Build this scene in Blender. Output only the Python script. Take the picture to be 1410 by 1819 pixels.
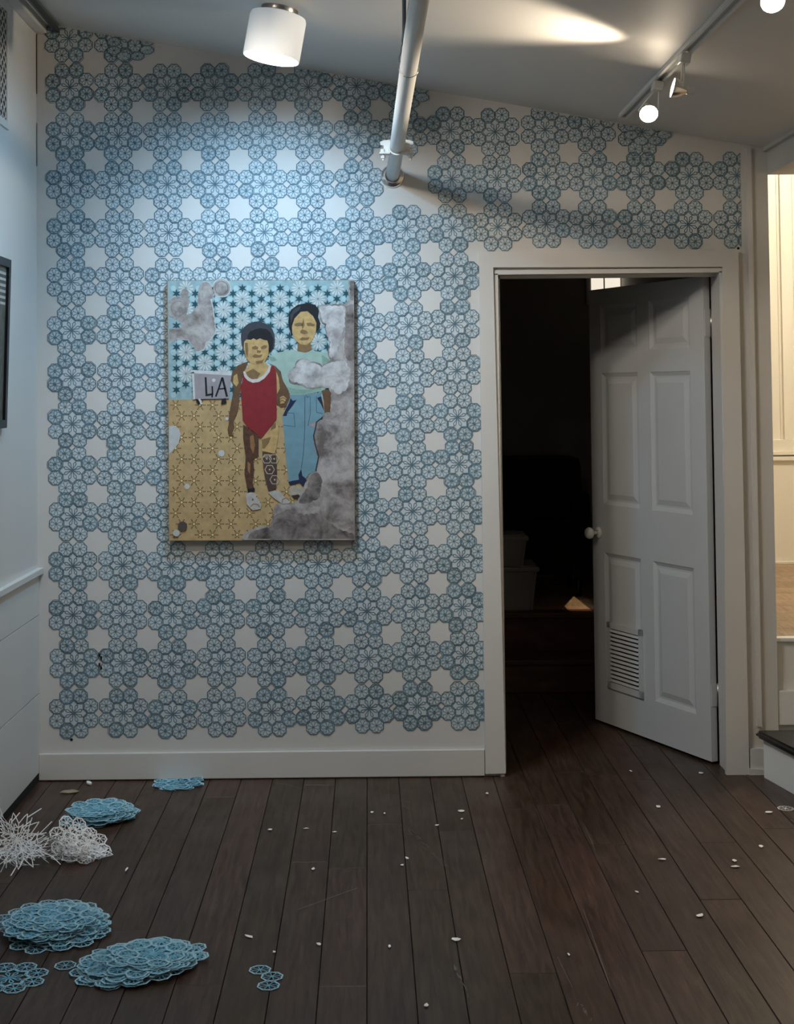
import bpy, bmesh, math, random
from mathutils import Vector, Matrix, Euler

random.seed(7)
S = bpy.context.scene
COL = S.collection
for o in list(bpy.data.objects):
    bpy.data.objects.remove(o)

# ------------------------------------------------------------------ camera
IW, IH = 1410.0, 1819.0
F = 2450.0                      # focal length in pixels
D, HC = 5.66, 1.568             # distance to the papered wall, eye height
PITCH, ROLL = math.radians(1.8), math.radians(0.6)
PX, PY = 652.0, 695.0 - F * math.tan(PITCH)
ROT = Matrix.Rotation(math.pi / 2 + PITCH, 3, 'X') @ Matrix.Rotation(-ROLL, 3, 'Z')
CAM = Vector((0, -D, HC))
cd = bpy.data.cameras.new('camera')
cd.sensor_fit = 'HORIZONTAL'
cd.sensor_width = 36.0
cd.lens = 36.0 * F / IW
cd.shift_x = (IW / 2 - PX) / IW
cd.shift_y = (PY - IH / 2) / IW
cd.clip_start = 0.05
cd.clip_end = 100
cam = bpy.data.objects.new('camera', cd)
cam.matrix_world = Matrix.Translation(CAM) @ ROT.to_4x4()
COL.objects.link(cam)
S.camera = cam

# ------------------------------------------------------------------ colour management, world, large lights
S.view_settings.view_transform = 'Standard'
S.view_settings.look = 'None'
S.view_settings.gamma = 1.0
S.view_settings.use_curve_mapping = False
S.view_settings.exposure = 0.32
w = bpy.data.worlds.new('world')
S.world = w
w.use_nodes = True
w.node_tree.nodes['Background'].inputs[0].default_value = (0.6, 0.62, 0.65, 1)
w.node_tree.nodes['Background'].inputs[1].default_value = 0.05

COOL = (0.38, 0.71, 1.0)
WARM = (1.0, 0.83, 0.62)
NEUT = (1.0, 0.93, 0.84)
E_DRUM = 120.0          # emission of the drum lamp's diffuser
E_BACK = 62.0          # unseen lamps of the same kind, added further back as fill
P_SPOT = 60.0          # track spots in view
P_WASH = 46.0         # unseen wash spots added above the frame to brighten the walls
P_DRUM = 38.0          # spot added just below the drum lamp to strengthen its pool
P_NEXT = 100.0          # lamp of the next room

# ------------------------------------------------------------------ pixel helpers (a pixel gives a direction only)
def ray(px, py):
    return ROT @ Vector(((px - PX) / F, -(py - PY) / F, -1.0))
def W(px, py, y=0.0):
    d = ray(px, py)
    return CAM + d * ((y - CAM.y) / d.y)
def FL(px, py, z=0.0):
    d = ray(px, py)
    return CAM + d * ((z - CAM.z) / d.z)
def XP(px, py, x):
    d = ray(px, py)
    return CAM + d * ((x - CAM.x) / d.x)
def on_plane(px, py, p0, n):
    d = ray(px, py)
    return CAM + d * ((p0 - CAM).dot(n) / d.dot(n))

XL = W(68, 1374).x
XR = W(1363, 300).x
_a, _b = W(75, 41), W(1363, 264)
CS = (_b.z - _a.z) / (_b.x - _a.x)
def zc(x):
    return _a.z + CS * (x - _a.x)
CP0 = Vector((_a.x, 0, _a.z))
CN = Vector((CS, 0, -1)).normalized()       # points down into the room
def CE(px, py):
    return on_plane(px, py, CP0, CN)
YB = -8.0                                   # the room's far end behind the camera

# ------------------------------------------------------------------ material helpers
def lin(c):
    c = c / 255.0
    return c / 12.92 if c <= 0.04045 else ((c + 0.055) / 1.055) ** 2.4
def rgb(r, g, b, k=1.0):
    return (min(1, lin(r) * k), min(1, lin(g) * k), min(1, lin(b) * k), 1)
def mat(name, c, rough=0.6, metal=0.0, noise=None, bump=0.0, spec=None, emit=None, es=0.0, rnd=0.0, trans=0.0):
    """noise=(scale, amount[, stretch xyz]) mottles the colour; rnd varies it per object"""
    m = bpy.data.materials.new(name)
    m.use_nodes = True
    nt = m.node_tree
    N, L = nt.nodes, nt.links
    b = N['Principled BSDF']
    b.inputs['Base Color'].default_value = c
    b.inputs['Roughness'].default_value = rough
    b.inputs['Metallic'].default_value = metal
    if spec is not None:
        b.inputs['Specular IOR Level'].default_value = spec
    if emit:
        b.inputs['Emission Color'].default_value = (*emit[:3], 1)
        b.inputs['Emission Strength'].default_value = es
    src = None
    if noise:
        tc = N.new('ShaderNodeTexCoord')
        mp = N.new('ShaderNodeMapping')
        if len(noise) > 2:
            mp.inputs['Scale'].default_value = noise[2]
        nz = N.new('ShaderNodeTexNoise')
        nz.inputs['Scale'].default_value = noise[0]
        nz.inputs['Detail'].default_value = 6
        L.new(tc.outputs['Object'], mp.inputs[0])
        L.new(mp.outputs[0], nz.inputs['Vector'])
        rp = N.new('ShaderNodeMapRange')
        rp.inputs['From Min'].default_value = 0.3
        rp.inputs['From Max'].default_value = 0.7
        rp.inputs['To Min'].default_value = 1 - noise[1]
        rp.inputs['To Max'].default_value = 1 + noise[1]
        L.new(nz.outputs['Fac'], rp.inputs['Value'])
        hs = N.new('ShaderNodeHueSaturation')
        hs.inputs['Color'].default_value = c
        L.new(rp.outputs[0], hs.inputs['Value'])
        src = hs.outputs[0]
        if bump:
            bp = N.new('ShaderNodeBump')
            bp.inputs['Strength'].default_value = bump
            bp.inputs['Distance'].default_value = 0.004
            L.new(nz.outputs['Fac'], bp.inputs['Height'])
            L.new(bp.outputs[0], b.inputs['Normal'])
    if rnd:
        oi = N.new('ShaderNodeObjectInfo')
        mr = N.new('ShaderNodeMapRange')
        mr.inputs['To Min'].default_value = 1 - rnd
        mr.inputs['To Max'].default_value = 1 + rnd
        L.new(oi.outputs['Random'], mr.inputs['Value'])
        h2 = N.new('ShaderNodeHueSaturation')
        h2.inputs['Color'].default_value = c
        if src:
            L.new(src, h2.inputs['Color'])
        L.new(mr.outputs[0], h2.inputs['Value'])
        src = h2.outputs[0]
    if src:
        L.new(src, b.inputs['Base Color'])
    return m

M = {}
M['wall'] = mat('wall_paint', (0.60, 0.585, 0.56, 1), 0.7, noise=(1.6, 0.03), bump=0.03)
M['wall_l'] = mat('left_wall_paint', (0.68, 0.68, 0.67, 1), 0.55, noise=(1.3, 0.03), bump=0.05)
M['ceil'] = mat('ceiling_paint', (0.74, 0.725, 0.70, 1), 0.5, noise=(1.0, 0.03), bump=0.03)
M['trim'] = mat('trim_gloss_paint', (0.62, 0.60, 0.57, 1), 0.35, noise=(3, 0.03), bump=0.04)
M['door'] = mat('door_gloss_paint', (0.55, 0.56, 0.56, 1), 0.32, noise=(4, 0.03), bump=0.03)
M['cream'] = mat('cream_panel_paint', (0.86, 0.81, 0.69, 1), 0.4)
M['white'] = mat('white_paint', (0.75, 0.75, 0.73, 1), 0.35)
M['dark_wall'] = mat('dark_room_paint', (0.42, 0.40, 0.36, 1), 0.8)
M['black'] = mat('black_fabric', (0.004, 0.004, 0.005, 1), 0.85)
M['black_gloss'] = mat('black_lacquer', (0.006, 0.006, 0.007, 1), 0.3)
M['gap'] = mat('dark_gap', (0.004, 0.004, 0.004, 1), 0.9)
M['chrome'] = mat('chrome', (0.85, 0.83, 0.81, 1), 0.24, 1.0)
M['nickel'] = mat('brushed_nickel', (0.33, 0.31, 0.29, 1), 0.28, 1.0)
M['steel'] = mat('grey_conduit', (0.10, 0.11, 0.12, 1), 0.35, 0.5)
M['cable'] = mat('dark_cable', (0.05, 0.055, 0.055, 1), 0.5)
M['porcelain'] = mat('porcelain', (0.72, 0.70, 0.64, 1), 0.12)
M['plastic'] = mat('bin_plastic', (0.30, 0.29, 0.27, 1), 0.4)
M['shade'] = mat('lamp_shade_fabric', (0.74, 0.76, 0.78, 1), 0.8, emit=(0.62, 0.82, 1.0), es=0.13)
M['lace_line'] = mat('blue_lace_line', rgb(92, 120, 133, 0.95), 0.75, noise=(9, 0.18), rnd=0.16)
M['lace_tissue'] = mat('pale_blue_tissue', (0.52, 0.575, 0.595, 1), 0.8, noise=(30, 0.05), rnd=0.04)
M['lace_dense'] = mat('layered_blue_tissue', (0.45, 0.53, 0.56, 1), 0.8, noise=(60, 0.12), rnd=0.07)
M['lace_floor'] = mat('blue_lace_paper', rgb(118, 178, 200, 1.05), 0.6, noise=(12, 0.14), rnd=0.16)
M['lace_rim'] = mat('pale_lace_rim', rgb(168, 205, 216, 1.0), 0.6)
M['lace_white'] = mat('white_lace_paper', (0.86, 0.84, 0.82, 1), 0.6, rnd=0.06)
M['scrap'] = mat('white_paper_scrap', (0.88, 0.86, 0.82, 1), 0.7)
M['tan_chip'] = mat('tan_chip', rgb(150, 135, 110, 1.2), 0.7, noise=(40, 0.15))
M['scuff'] = mat('pale_scuff', rgb(120, 112, 104), 0.6, noise=(60, 0.3))

def wood(name, dark, light, rough, gscale=(14, 1.1, 1), rnd=0.15, hue=0.012):
    m = bpy.data.materials.new(name)
    m.use_nodes = True
    nt = m.node_tree
    N, L = nt.nodes, nt.links
    b = N['Principled BSDF']
    tc = N.new('ShaderNodeTexCoord')
    oi = N.new('ShaderNodeObjectInfo')
    ad = N.new('ShaderNodeVectorMath'); ad.operation = 'ADD'
    ml = N.new('ShaderNodeVectorMath'); ml.operation = 'SCALE'
    ml.inputs[0].default_value = (13.0, 7.0, 3.0)
    L.new(oi.outputs['Random'], ml.inputs['Scale'])
    L.new(tc.outputs['Object'], ad.inputs[0]); L.new(ml.outputs[0], ad.inputs[1])
    mp = N.new('ShaderNodeMapping'); mp.inputs['Scale'].default_value = gscale
    L.new(ad.outputs[0], mp.inputs[0])
    n1 = N.new('ShaderNodeTexNoise'); n1.inputs['Scale'].default_value = 5; n1.inputs['Detail'].default_value = 8
    n1.inputs['Distortion'].default_value = 0.6
    L.new(mp.outputs[0], n1.inputs['Vector'])
    cr = N.new('ShaderNodeValToRGB')
    cr.color_ramp.elements[0].position = 0.33; cr.color_ramp.elements[0].color = dark
    cr.color_ramp.elements[1].position = 0.7; cr.color_ramp.elements[1].color = light
    L.new(n1.outputs['Fac'], cr.inputs[0])
    hs = N.new('ShaderNodeHueSaturation')
    mr = N.new('ShaderNodeMapRange'); mr.inputs['To Min'].default_value = 1 - rnd; mr.inputs['To Max'].default_value = 1 + rnd
    L.new(oi.outputs['Random'], mr.inputs['Value'])
    m2 = N.new('ShaderNodeMapRange'); m2.inputs['To Min'].default_value = 0.5 + hue; m2.inputs['To Max'].default_value = 0.5 - hue
    L.new(oi.outputs['Random'], m2.inputs['Value'])
    L.new(cr.outputs[0], hs.inputs['Color']); L.new(mr.outputs[0], hs.inputs['Value']); L.new(m2.outputs[0], hs.inputs['Hue'])
    L.new(hs.outputs[0], b.inputs['Base Color'])
    # worn, uneven varnish
    n2 = N.new('ShaderNodeTexNoise'); n2.inputs['Scale'].default_value = 2.2; n2.inputs['Detail'].default_value = 5
    L.new(ad.outputs[0], n2.inputs['Vector'])
    m3 = N.new('ShaderNodeMapRange'); m3.inputs['From Min'].default_value = 0.3; m3.inputs['From Max'].default_value = 0.7
    m3.inputs['To Min'].default_value = rough - 0.08; m3.inputs['To Max'].default_value = rough + 0.14
    L.new(n2.outputs['Fac'], m3.inputs['Value']); L.new(m3.outputs[0], b.inputs['Roughness'])
    bp = N.new('ShaderNodeBump'); bp.inputs['Strength'].default_value = 0.12; bp.inputs['Distance'].default_value = 0.003
    L.new(n1.outputs['Fac'], bp.inputs['Height']); L.new(bp.outputs[0], b.inputs['Normal'])
    b.inputs['Specular IOR Level'].default_value = 0.35
    return m
M['plank'] = wood('dark_walnut_boards', (0.033, 0.0175, 0.011, 1), (0.078, 0.045, 0.029, 1), 0.36)
M['oak'] = wood('light_oak_boards', (0.20, 0.125, 0.07, 1), (0.36, 0.25, 0.15, 1), 0.35, rnd=0.12)
M['redwood'] = wood('red_brown_steps', (0.06, 0.024, 0.013, 1), (0.12, 0.05, 0.026, 1), 0.4, gscale=(1.1, 14, 3))

# ------------------------------------------------------------------ mesh helpers
def link(name, me, m, parent=None, smooth=False):
    if m is not None:
        me.materials.append(m) if len(me.materials) == 0 else None
    o = bpy.data.objects.new(name, me)
    COL.objects.link(o)
    if parent is not None:
        o.parent = parent
    if smooth:
        for p in me.polygons:
            p.use_smooth = True
    return o
def from_bm(name, bm, m, parent=None, smooth=False):
    bmesh.ops.recalc_face_normals(bm, faces=bm.faces)
    me = bpy.data.meshes.new(name)
    bm.to_mesh(me)
    bm.free()
    return link(name, me, m, parent, smooth)
def add_box(bm, lo, hi, mtx=None):
    vs = [bm.verts.new((x, y, z)) for x in (lo[0], hi[0]) for y in (lo[1], hi[1]) for z in (lo[2], hi[2])]
    if mtx:
        for v in vs:
            v.co = mtx @ v.co
    for f in ((0, 1, 3, 2), (4, 6, 7, 5), (0, 4, 5, 1), (2, 3, 7, 6), (0, 2, 6, 4), (1, 5, 7, 3)):
        bm.faces.new([vs[i] for i in f])
    return vs
def box(name, lo, hi, m, parent=None, bevel=0.0, mtx=None):
    bm = bmesh.new()
    add_box(bm, lo, hi, mtx)
    if bevel:
        bmesh.ops.recalc_face_normals(bm, faces=bm.faces)
        bmesh.ops.bevel(bm, geom=list(bm.edges), offset=bevel, segments=2, affect='EDGES', profile=0.6)
    return from_bm(name, bm, m, parent)
def add_prism(bm, pts, off):
    """pts: 3D outline, off: Vector of extrusion"""
    a = [bm.verts.new(p) for p in pts]
    b = [bm.verts.new(Vector(p) + off) for p in pts]
    bm.faces.new(a)
    bm.faces.new(b[::-1])
    n = len(a)
    for i in range(n):
        bm.faces.new((a[i], b[i], b[(i + 1) % n], a[(i + 1) % n]))
def prism(name, pts, off, m, parent=None):
    bm = bmesh.new()
    add_prism(bm, pts, Vector(off))
    return from_bm(name, bm, m, parent)
def add_tube(bm, pts, r, n=10, cap=True):
    pts = [Vector(p) for p in pts]
    rs = r if isinstance(r, (list, tuple)) else [r] * len(pts)
    rings = []
    up = None
    for i, p in enumerate(pts):
        t = (pts[min(i + 1, len(pts) - 1)] - pts[max(i - 1, 0)]).normalized()
        if up is None:
            up = Vector((0, 0, 1)) if abs(t.z) < 0.9 else Vector((1, 0, 0))
        s = t.cross(up).normalized()
        u = s.cross(t).normalized()
        up = u
        rings.append([bm.verts.new(p + (s * math.cos(2 * math.pi * k / n) + u * math.sin(2 * math.pi * k / n)) * rs[i]) for k in range(n)])
    for a, b in zip(rings, rings[1:]):
        for k in range(n):
            bm.faces.new((a[k], a[(k + 1) % n], b[(k + 1) % n], b[k]))
    if cap:
        bm.faces.new(rings[0][::-1])
        bm.faces.new(rings[-1])
def tube(name, pts, r, m, parent=None, n=12):
    bm = bmesh.new()
    add_tube(bm, pts, r, n)
    return from_bm(name, bm, m, parent, True)
def add_lathe(bm, prof, mtx, n=28):
    """prof: (radius, height) along local z"""
    rings = []
    for r, h in prof:
        if r < 1e-6:
            rings.append([bm.verts.new(mtx @ Vector((0, 0, h)))])
        else:
            rings.append([bm.verts.new(mtx @ Vector((r * math.cos(2 * math.pi * k / n), r * math.sin(2 * math.pi * k / n), h))) for k in range(n)])
    for a, b in zip(rings, rings[1:]):
        for k in range(n):
            q = [a[k % len(a)], a[(k + 1) % len(a)], b[(k + 1) % len(b)], b[k % len(b)]]
            u = []
            for v in q:
                if v not in u:
                    u.append(v)
            if len(u) > 2:
                bm.faces.new(u)
def lathe(name, prof, mtx, m, parent=None, n=28):
    bm = bmesh.new()
    add_lathe(bm, prof, mtx, n)
    o = from_bm(name, bm, m, parent, True)
    o.data.set_sharp_from_angle(angle=math.radians(40))
    return o
def axis_mtx(p, d):
    return Matrix.Translation(p) @ Vector(d).to_track_quat('Z', 'Y').to_matrix().to_4x4()
def thing(name, label, cat, loc=(0, 0, 0), group=None):
    o = bpy.data.objects.new(name, None)
    o.empty_display_size = 0.05
    COL.objects.link(o)
    o.location = loc
    return tag(o, label, cat, group)
def tag(o, label, cat=None, group=None, kind=None):
    o['label'] = label
    if cat:
        o['category'] = cat
    if group:
        o['group'] = group
    if kind:
        o['kind'] = kind
    return o
def struct(o, label):
    o['kind'] = 'structure'
    o['label'] = label
    return o
def sub(part, *objs):
    for o in objs:
        o.parent = part
        o.matrix_parent_inverse = Matrix.Identity(4)
    return part
def adopt(parent, *objs):
    """parts were built in world coordinates: keep them there under a thing whose origin is elsewhere"""
    inv = Matrix.Translation(parent.location).inverted()
    for o in objs:
        o.parent = parent
        o.matrix_parent_inverse = inv
    return parent
def spot(name, loc, target, power, color, angle, blend=0.4, r=0.02):
    d = bpy.data.lights.new(name, 'SPOT')
    d.energy = power; d.color = color; d.spot_size = math.radians(angle); d.spot_blend = blend; d.shadow_soft_size = r
    o = bpy.data.objects.new(name, d)
    COL.objects.link(o)
    o.location = loc
    o.rotation_euler = (Vector(target) - Vector(loc)).to_track_quat('-Z', 'Y').to_euler()
    return o

# ================================================================== THE ROOM SHELL
T = 0.12
# door opening (jamb faces)
xdl = 0.5 * (W(881, 486).x + W(895, 1364).x)
xdr = 0.5 * (W(1281, 486).x + W(1291, 1370).x)
zdt = 0.5 * (W(883, 485).z + W(1268, 484).z)

bm = bmesh.new()
def sect(pts):
    add_prism(bm, [(x, 0.0, z) for x, z in pts], Vector((0, T, 0)))
sect([(XL, 0), (xdl, 0), (xdl, zc(xdl) + .03), (XL, zc(XL) + .03)])
sect([(xdl, zdt), (xdr, zdt), (xdr, zc(xdr) + .03), (xdl, zc(xdl) + .03)])
sect([(xdr, 0), (XR, 0), (XR, zc(XR) + .03), (xdr, zc(xdr) + .03)])
struct(from_bm('wall_back', bm, M['wall']), 'white plaster wall carrying the blue paper rosettes, with a doorway')

# left wall with board wainscot and ledge
zr0, zr1 = W(77, 1019).z, W(77, 1008).z
zs1, zs2 = W(69, 1092).z, W(68, 1231).z
wl = struct(box('wall_left', (XL - 0.12, YB, 0), (XL, T, zc(XL) + .05), M['wall_l']), 'white painted left wall with boarded lower part')
for z0, z1 in ((0.035, zs2 - .002), (zs2 + .002, zs1 - .0015), (zs1 + .0015, zr0)):
    box('board', (XL, YB, z0), (XL + 0.006, -0.001, z1), M['wall_l'], wl, 0.0012)
struct(box('trim_1', (XL, YB, zr0), (XL + 0.024, -0.001, zr1), M['wall_l'], None, 0.003), 'narrow white ledge along the left wall')
struct(box('trim_2', (XL, YB, zc(XL) - 0.05), (XL + 0.045, -0.002, zc(XL) + 0.02), M['wall_l'], None, 0.006), 'white boxed trim where left wall meets ceiling')
box('corner_gap', (XL + 0.001, -0.0035, zc(XL) - 0.30), (XL + 0.0035, -0.0005, zc(XL) - 0.052), M['gap'], wl)
box('corner_gap', (XL + 0.001, -0.0035, zc(XL) - 0.60), (XL + 0.0025, -0.0005, zc(XL) - 0.42), M['gap'], wl)
box('floor_gap_shade', (XL + 0.0005, YB, 0.001), (XL + 0.004, -0.001, 0.034), M['gap'], wl)  # black strip paints the shadow line in the gap under the boards

# ceiling slab following the roof slope
bm = bmesh.new()
add_prism(bm, [(XL - .1, T, zc(XL - .1)), (XR + .0, T, zc(XR)), (XR, T, zc(XR) + .08), (XL - .1, T, zc(XL - .1) + .08)], Vector((0, YB - T, 0)))
struct(from_bm('ceiling', bm, M['ceil']), 'white sloping ceiling falling to the right')

# right wall: shallow header over an opening, solid further back
zh = XP(1366, 309, XR).z
bm = bmesh.new()
add_box(bm, (XR, -2.2, zh), (XR + .14, -0.0, zc(XR) + .05))
add_box(bm, (XR, YB, 0), (XR + .14, -2.2, zc(XR) + .05))
struct(from_bm('wall_right', bm, M['wall']), 'right wall, only its header over the open side shows')
struct(box('trim_13', (XR - .02, -2.2, zc(XR) - .012), (XR, -0.001, zc(XR) + .01), M['trim'], None, .003), 'thin white trim where right wall meets ceiling')
struct(box('wall_front', (XL - .12, YB - .1, 0), (XR + .14, YB, 3.3), M['wall']), 'far end wall behind the viewer')

# floorboards, each a board of its own
floor = struct(box('floor', (XL - .1, YB, -0.05), (3.4, 3.2, -0.013), M['gap']), 'dark stained wooden floor')
pw = 0.1275
x = W(652, 1381).x - 18 * pw
rp = random.Random(3)
bev = {}
while x < XR + 0.1:
    y = YB - rp.uniform(0, 1.5)
    while y < 1.52:
        ln = rp.choice((0.9, 1.3, 1.7, 2.1, 2.6))
        y1 = min(y + ln, 1.53)
        if y1 - y > 0.05 and y1 > YB:
            L_ = round(y1 - y, 3)
            if L_ not in bev:
                bm = bmesh.new()
                add_box(bm, (0.0011, 0.0008, -0.013), (pw - 0.0011, L_ - 0.0008, 0.0))
                bmesh.ops.recalc_face_normals(bm, faces=bm.faces)
                bmesh.ops.bevel(bm, geom=[e for e in bm.edges if all(v.co.z > -0.001 for v in e.verts)], offset=0.0012, segments=1, affect='EDGES')
                me = bpy.data.meshes.new('plank'); bm.to_mesh(me); bm.free()
                me.materials.append(M['plank'])
                bev[L_] = me
            o = bpy.data.objects.new('plank', bev[L_])
            COL.objects.link(o)
            o.location = (x, y, rp.uniform(-0.0006, 0))
            o.parent = floor
        y = y1
    x += pw

# baseboard of the papered wall
zb = W(450, 1334).z
struct(box('baseboard_back', (XL + .006, -0.016, 0.004), (W(860, 1350).x, 0, zb), M['trim'], None, 0.003), 'white baseboard under the rosette wall')

# door casing and jamb
def pxpoly(pts, y):
    return [W(a, b, y) for a, b in pts]
def casing(name, pts, y, off, label):
    return struct(prism(name, pxpoly(pts, y), (0, off, 0), M['trim']), label)
casing('trim_3', [(851, 447), (876, 475), (898, 1374), (862, 1375)], -0.022, 0.022, 'left white door casing')
casing('trim_4', [(851, 447), (1311, 446), (1283, 474), (876, 475)], -0.022, 0.022, 'white head casing over the doorway')
casing('trim_5', [(1311, 446), (1331, 1380), (1290, 1378), (1283, 474)], -0.022, 0.022, 'right white door casing')
# inner bead of the casing and the lining
bm = bmesh.new()
add_box(bm, (xdl - .012, -0.012, 0), (xdl + .004, T + .01, zdt))
add_box(bm, (xdr - .004, -0.012, 0), (xdr + .012, T + .01, zdt))
add_box(bm, (xdl - .012, -0.012, zdt - .004), (xdr + .012, T + .01, zdt + .014))
add_box(bm, (xdl + .004, 0.045, 0), (xdl + .016, 0.075, zdt - .004))
add_box(bm, (xdl + .004, 0.045, zdt - .016), (xdr - .004, 0.075, zdt - .004))
struct(from_bm('trim_6', bm, M['trim']), 'door lining with stop bead')
# corner post right of the door: strip and wall end
casing('trim_7', [(1325.5, 262), (1334, 263), (1353.5, 1291), (1345, 1291)], -0.016, 0.016, 'thin white vertical strip in the right corner')
casing('trim_8', [(1332, 1330), (1357, 1330), (1357.5, 1367), (1332.5, 1367)], -0.02, 0.02, 'white plinth block beside the step')
casing('trim_9', [(1331, 1366), (1359, 1367), (1359.5, 1378), (1331.5, 1378)], -0.03, 0.03, 'white shoe moulding beside the step')

# ================================================================== STEP AND RAISED ROOM ON THE RIGHT
ZR = W(1385, 1136).z            # raised floor level
zt1 = FL(1, 1, 0).z
tread_p = W(1340, 1296, -0.06)
ZT = tread_p.z
a0 = FL(1357, 1381, 0); a1 = FL(1410, 1411, 0)
dirn = (a1 - a0); dirn.z = 0; dirn.normalize()
st = thing('stair_step', 'low white step with a dark worn tread at the right wall', 'step', (a0.x, a0.y, 0))
p0 = Vector((a0.x, -0.001, 0)) if a0.y > -0.001 else a0
p1 = p0 + dirn * 1.3
r = prism('riser', [p0, p1, p1 + Vector((1.2, 0, 0)), Vector((p0.x + 1.2, p0.y, 0))], (0, 0, ZT - 0.03), M['white'])
no = Vector((dirn.y, -dirn.x, 0))            # towards the room
q0 = p0 + no * -0.0 + Vector((-0.035, 0, 0)); q1 = p1 + Vector((-0.035, 0, 0))
bm = bmesh.new()
add_prism(bm, [Vector((q.x, q.y, ZT - 0.03)) for q in (q0, q1, q1 + Vector((1.2, 0, 0)), Vector((q0.x + 1.2, q0.y, 0)))], Vector((0, 0, 0.03)))
bmesh.ops.recalc_face_normals(bm, faces=bm.faces)
bmesh.ops.bevel(bm, geom=list(bm.edges), offset=0.011, segments=3, affect='EDGES')
t_ = from_bm('tread', bm, mat('worn_black_tread', (0.012, 0.011, 0.010, 1), 0.35, noise=(18, 0.5)))
adopt(st, r, t_)
# raised floor and its fascia boards
zf = W(1395, 1226, 0.02).z
struct(box('trim_10', (XR + 0.002, 0.03, 0), (4.0, 0.06, ZR - 0.012), M['white']), 'white fascia of the raised floor')
struct(box('trim_11', (XR + 0.002, 0.006, ZT), (4.0, 0.03, zf), M['white'], None, 0.003), 'lower white fascia board')
struct(box('trim_12', (XR + 0.002, 0.012, ZR - 0.012), (4.0, 0.06, ZR + 0.004), M['white'], None, 0.003), 'white nosing at the edge of the raised floor')
YF = 2.42
rf = struct(box('floor_raised', (XR + .002, 0.06, ZR - .05), (4.0, YF, ZR - .004), M['gap']), 'light oak floor of the brighter raised room')
y = 0.06
k = 0
while y < YF - 0.02:
    y1 = min(y + 0.20, YF)
    box('oak_board', (XR + .004 + (0 if k % 2 else 0), y + .001, ZR - .004), (4.0, y1 - .001, ZR), M['oak'], rf)
    y = y1; k += 1
# far panelled wall with flutes
def WF(px, py, dy=0):
    return W(px, py, YF + dy)
fw = struct(box('wall_raised', (XR, YF, ZR), (4.0, YF + .1, 3.4), M['cream']), 'bright cream fluted panel wall of the raised room')
zfl = WF(1390, 777).z
for i in range(14):
    xc = WF(1362, 500).x + 0.093 * i
    bm = bmesh.new()
    add_box(bm, (xc - .031, YF - .022, zfl - .012), (xc + .031, YF, 3.4))
    bmesh.ops.recalc_face_normals(bm, faces=bm.faces)
    bmesh.ops.bevel(bm, geom=[e for e in bm.edges if abs(e.verts[0].co.z - e.verts[1].co.z) > 1 and all(v.co.y < YF - .01 for v in e.verts)], offset=.017, segments=4, affect='EDGES')
    from_bm('fillet', bm, M['cream'], fw, True).data.set_sharp_from_angle(angle=math.radians(50))
x0f = WF(1350, 500).x
box('flute_base', (x0f - .1, YF - .022, WF(1390, 801).z), (4.0, YF, zfl - .012), M['cream'], fw, .002)
box('moulding', (x0f - .1, YF - .040, WF(1390, 808).z), (4.0, YF, WF(1390, 801).z), M['cream'], fw, .004)
box('moulding', (x0f - .1, YF - .034, WF(1390, 818).z), (4.0, YF, WF(1390, 810).z), M['cream'], fw, .004)
box('lower_panel', (x0f - .1, YF - .014, ZR + .012), (4.0, YF, WF(1390, 818).z), M['cream'], fw, .002)
box('bottom_rail', (x0f - .1, YF - .024, ZR), (4.0, YF, ZR + .014), M['cream'], fw, .002)
# rest of the raised room's shell
struct(box('wall_raised_right', (4.0, -2.4, 0), (4.1, YF + .1, 3.4), M['cream']), 'far side wall of the raised room')
struct(box('wall_raised_front', (XR + .14, -2.4, 0), (4.1, -2.3, 3.4), M['cream']), 'near wall of the raised room')
struct(box('ceiling_raised', (XR + .01, -2.4, 3.3), (4.1, YF + .1, 3.4), M['white']), 'ceiling of the raised room')
struct(box('floor_side', (XR + .9, -2.4, -.05), (4.0, 0.03, 0.0), M['oak']), 'floor strip behind the step')
# pendant lamp of the raised room (out of frame)
pl = thing('ceiling_lamp', 'round opal ceiling lamp of the raised room, outside the frame', 'lamp', (2.75, 1.0, 3.3))
adopt(pl, lathe('base', [(0, 3.3), (0.09, 3.3), (0.09, 3.27), (0.0, 3.27)], Matrix.Translation((2.75, 1.0, 0)), M['chrome']),
      lathe('globe', [(0.0, 3.27), (0.13, 3.25), (0.16, 3.19), (0.12, 3.12), (0, 3.10)], Matrix.Translation((2.75, 1.0, 0)),
            mat('opal_globe', (0.9, 0.85, 0.75, 1), 0.4, emit=(1.0, 0.89, 0.73), es=P_NEXT)))

# ================================================================== DARK ROOM BEHIND THE DOOR
YD = 3.15
Y1, Y2 = 1.54, 1.79
z1 = W(960, 1173, Y1 - .02).z
z2 = W(960, 1089, Y2 - .02).z
XP2 = XR + 0.0
struct(box('wall_hall', (-0.3, YD, 0), (XP2, YD + .1, 3.0), M['dark_wall']), 'dark end wall of the unlit room behind the door')
struct(box('wall_hall_left', (-0.4, T, 0), (-0.3, YD, 3.0), M['dark_wall']), 'dark left wall of the unlit room')
PXW = XR - .03
LN = Vector((2.75, 1.0, 3.05))              # unseen spot added to throw the lit triangle onto the landing
def through(px_, py_):
    g = FL(px_, py_, z2)
    t_ = (LN.x - PXW) / (LN.x - g.x)
    return LN.lerp(g, t_)
tri_ = [through(1019, 1059), through(995, 1085), through(1052, 1085)]  # gap cut into the partition only to shape the added spot's patch
bm = bmesh.new()
oy0, oy1, oz0, oz1 = min(p.y for p in tri_), max(p.y for p in tri_), min(p.z for p in tri_), max(p.z for p in tri_)
add_box(bm, (PXW, T, 0), (XR, oy0, 3.0))
add_box(bm, (PXW, oy1, 0), (XR, YD, 3.0))
add_box(bm, (PXW, oy0, 0), (XR, oy1, oz0))
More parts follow.
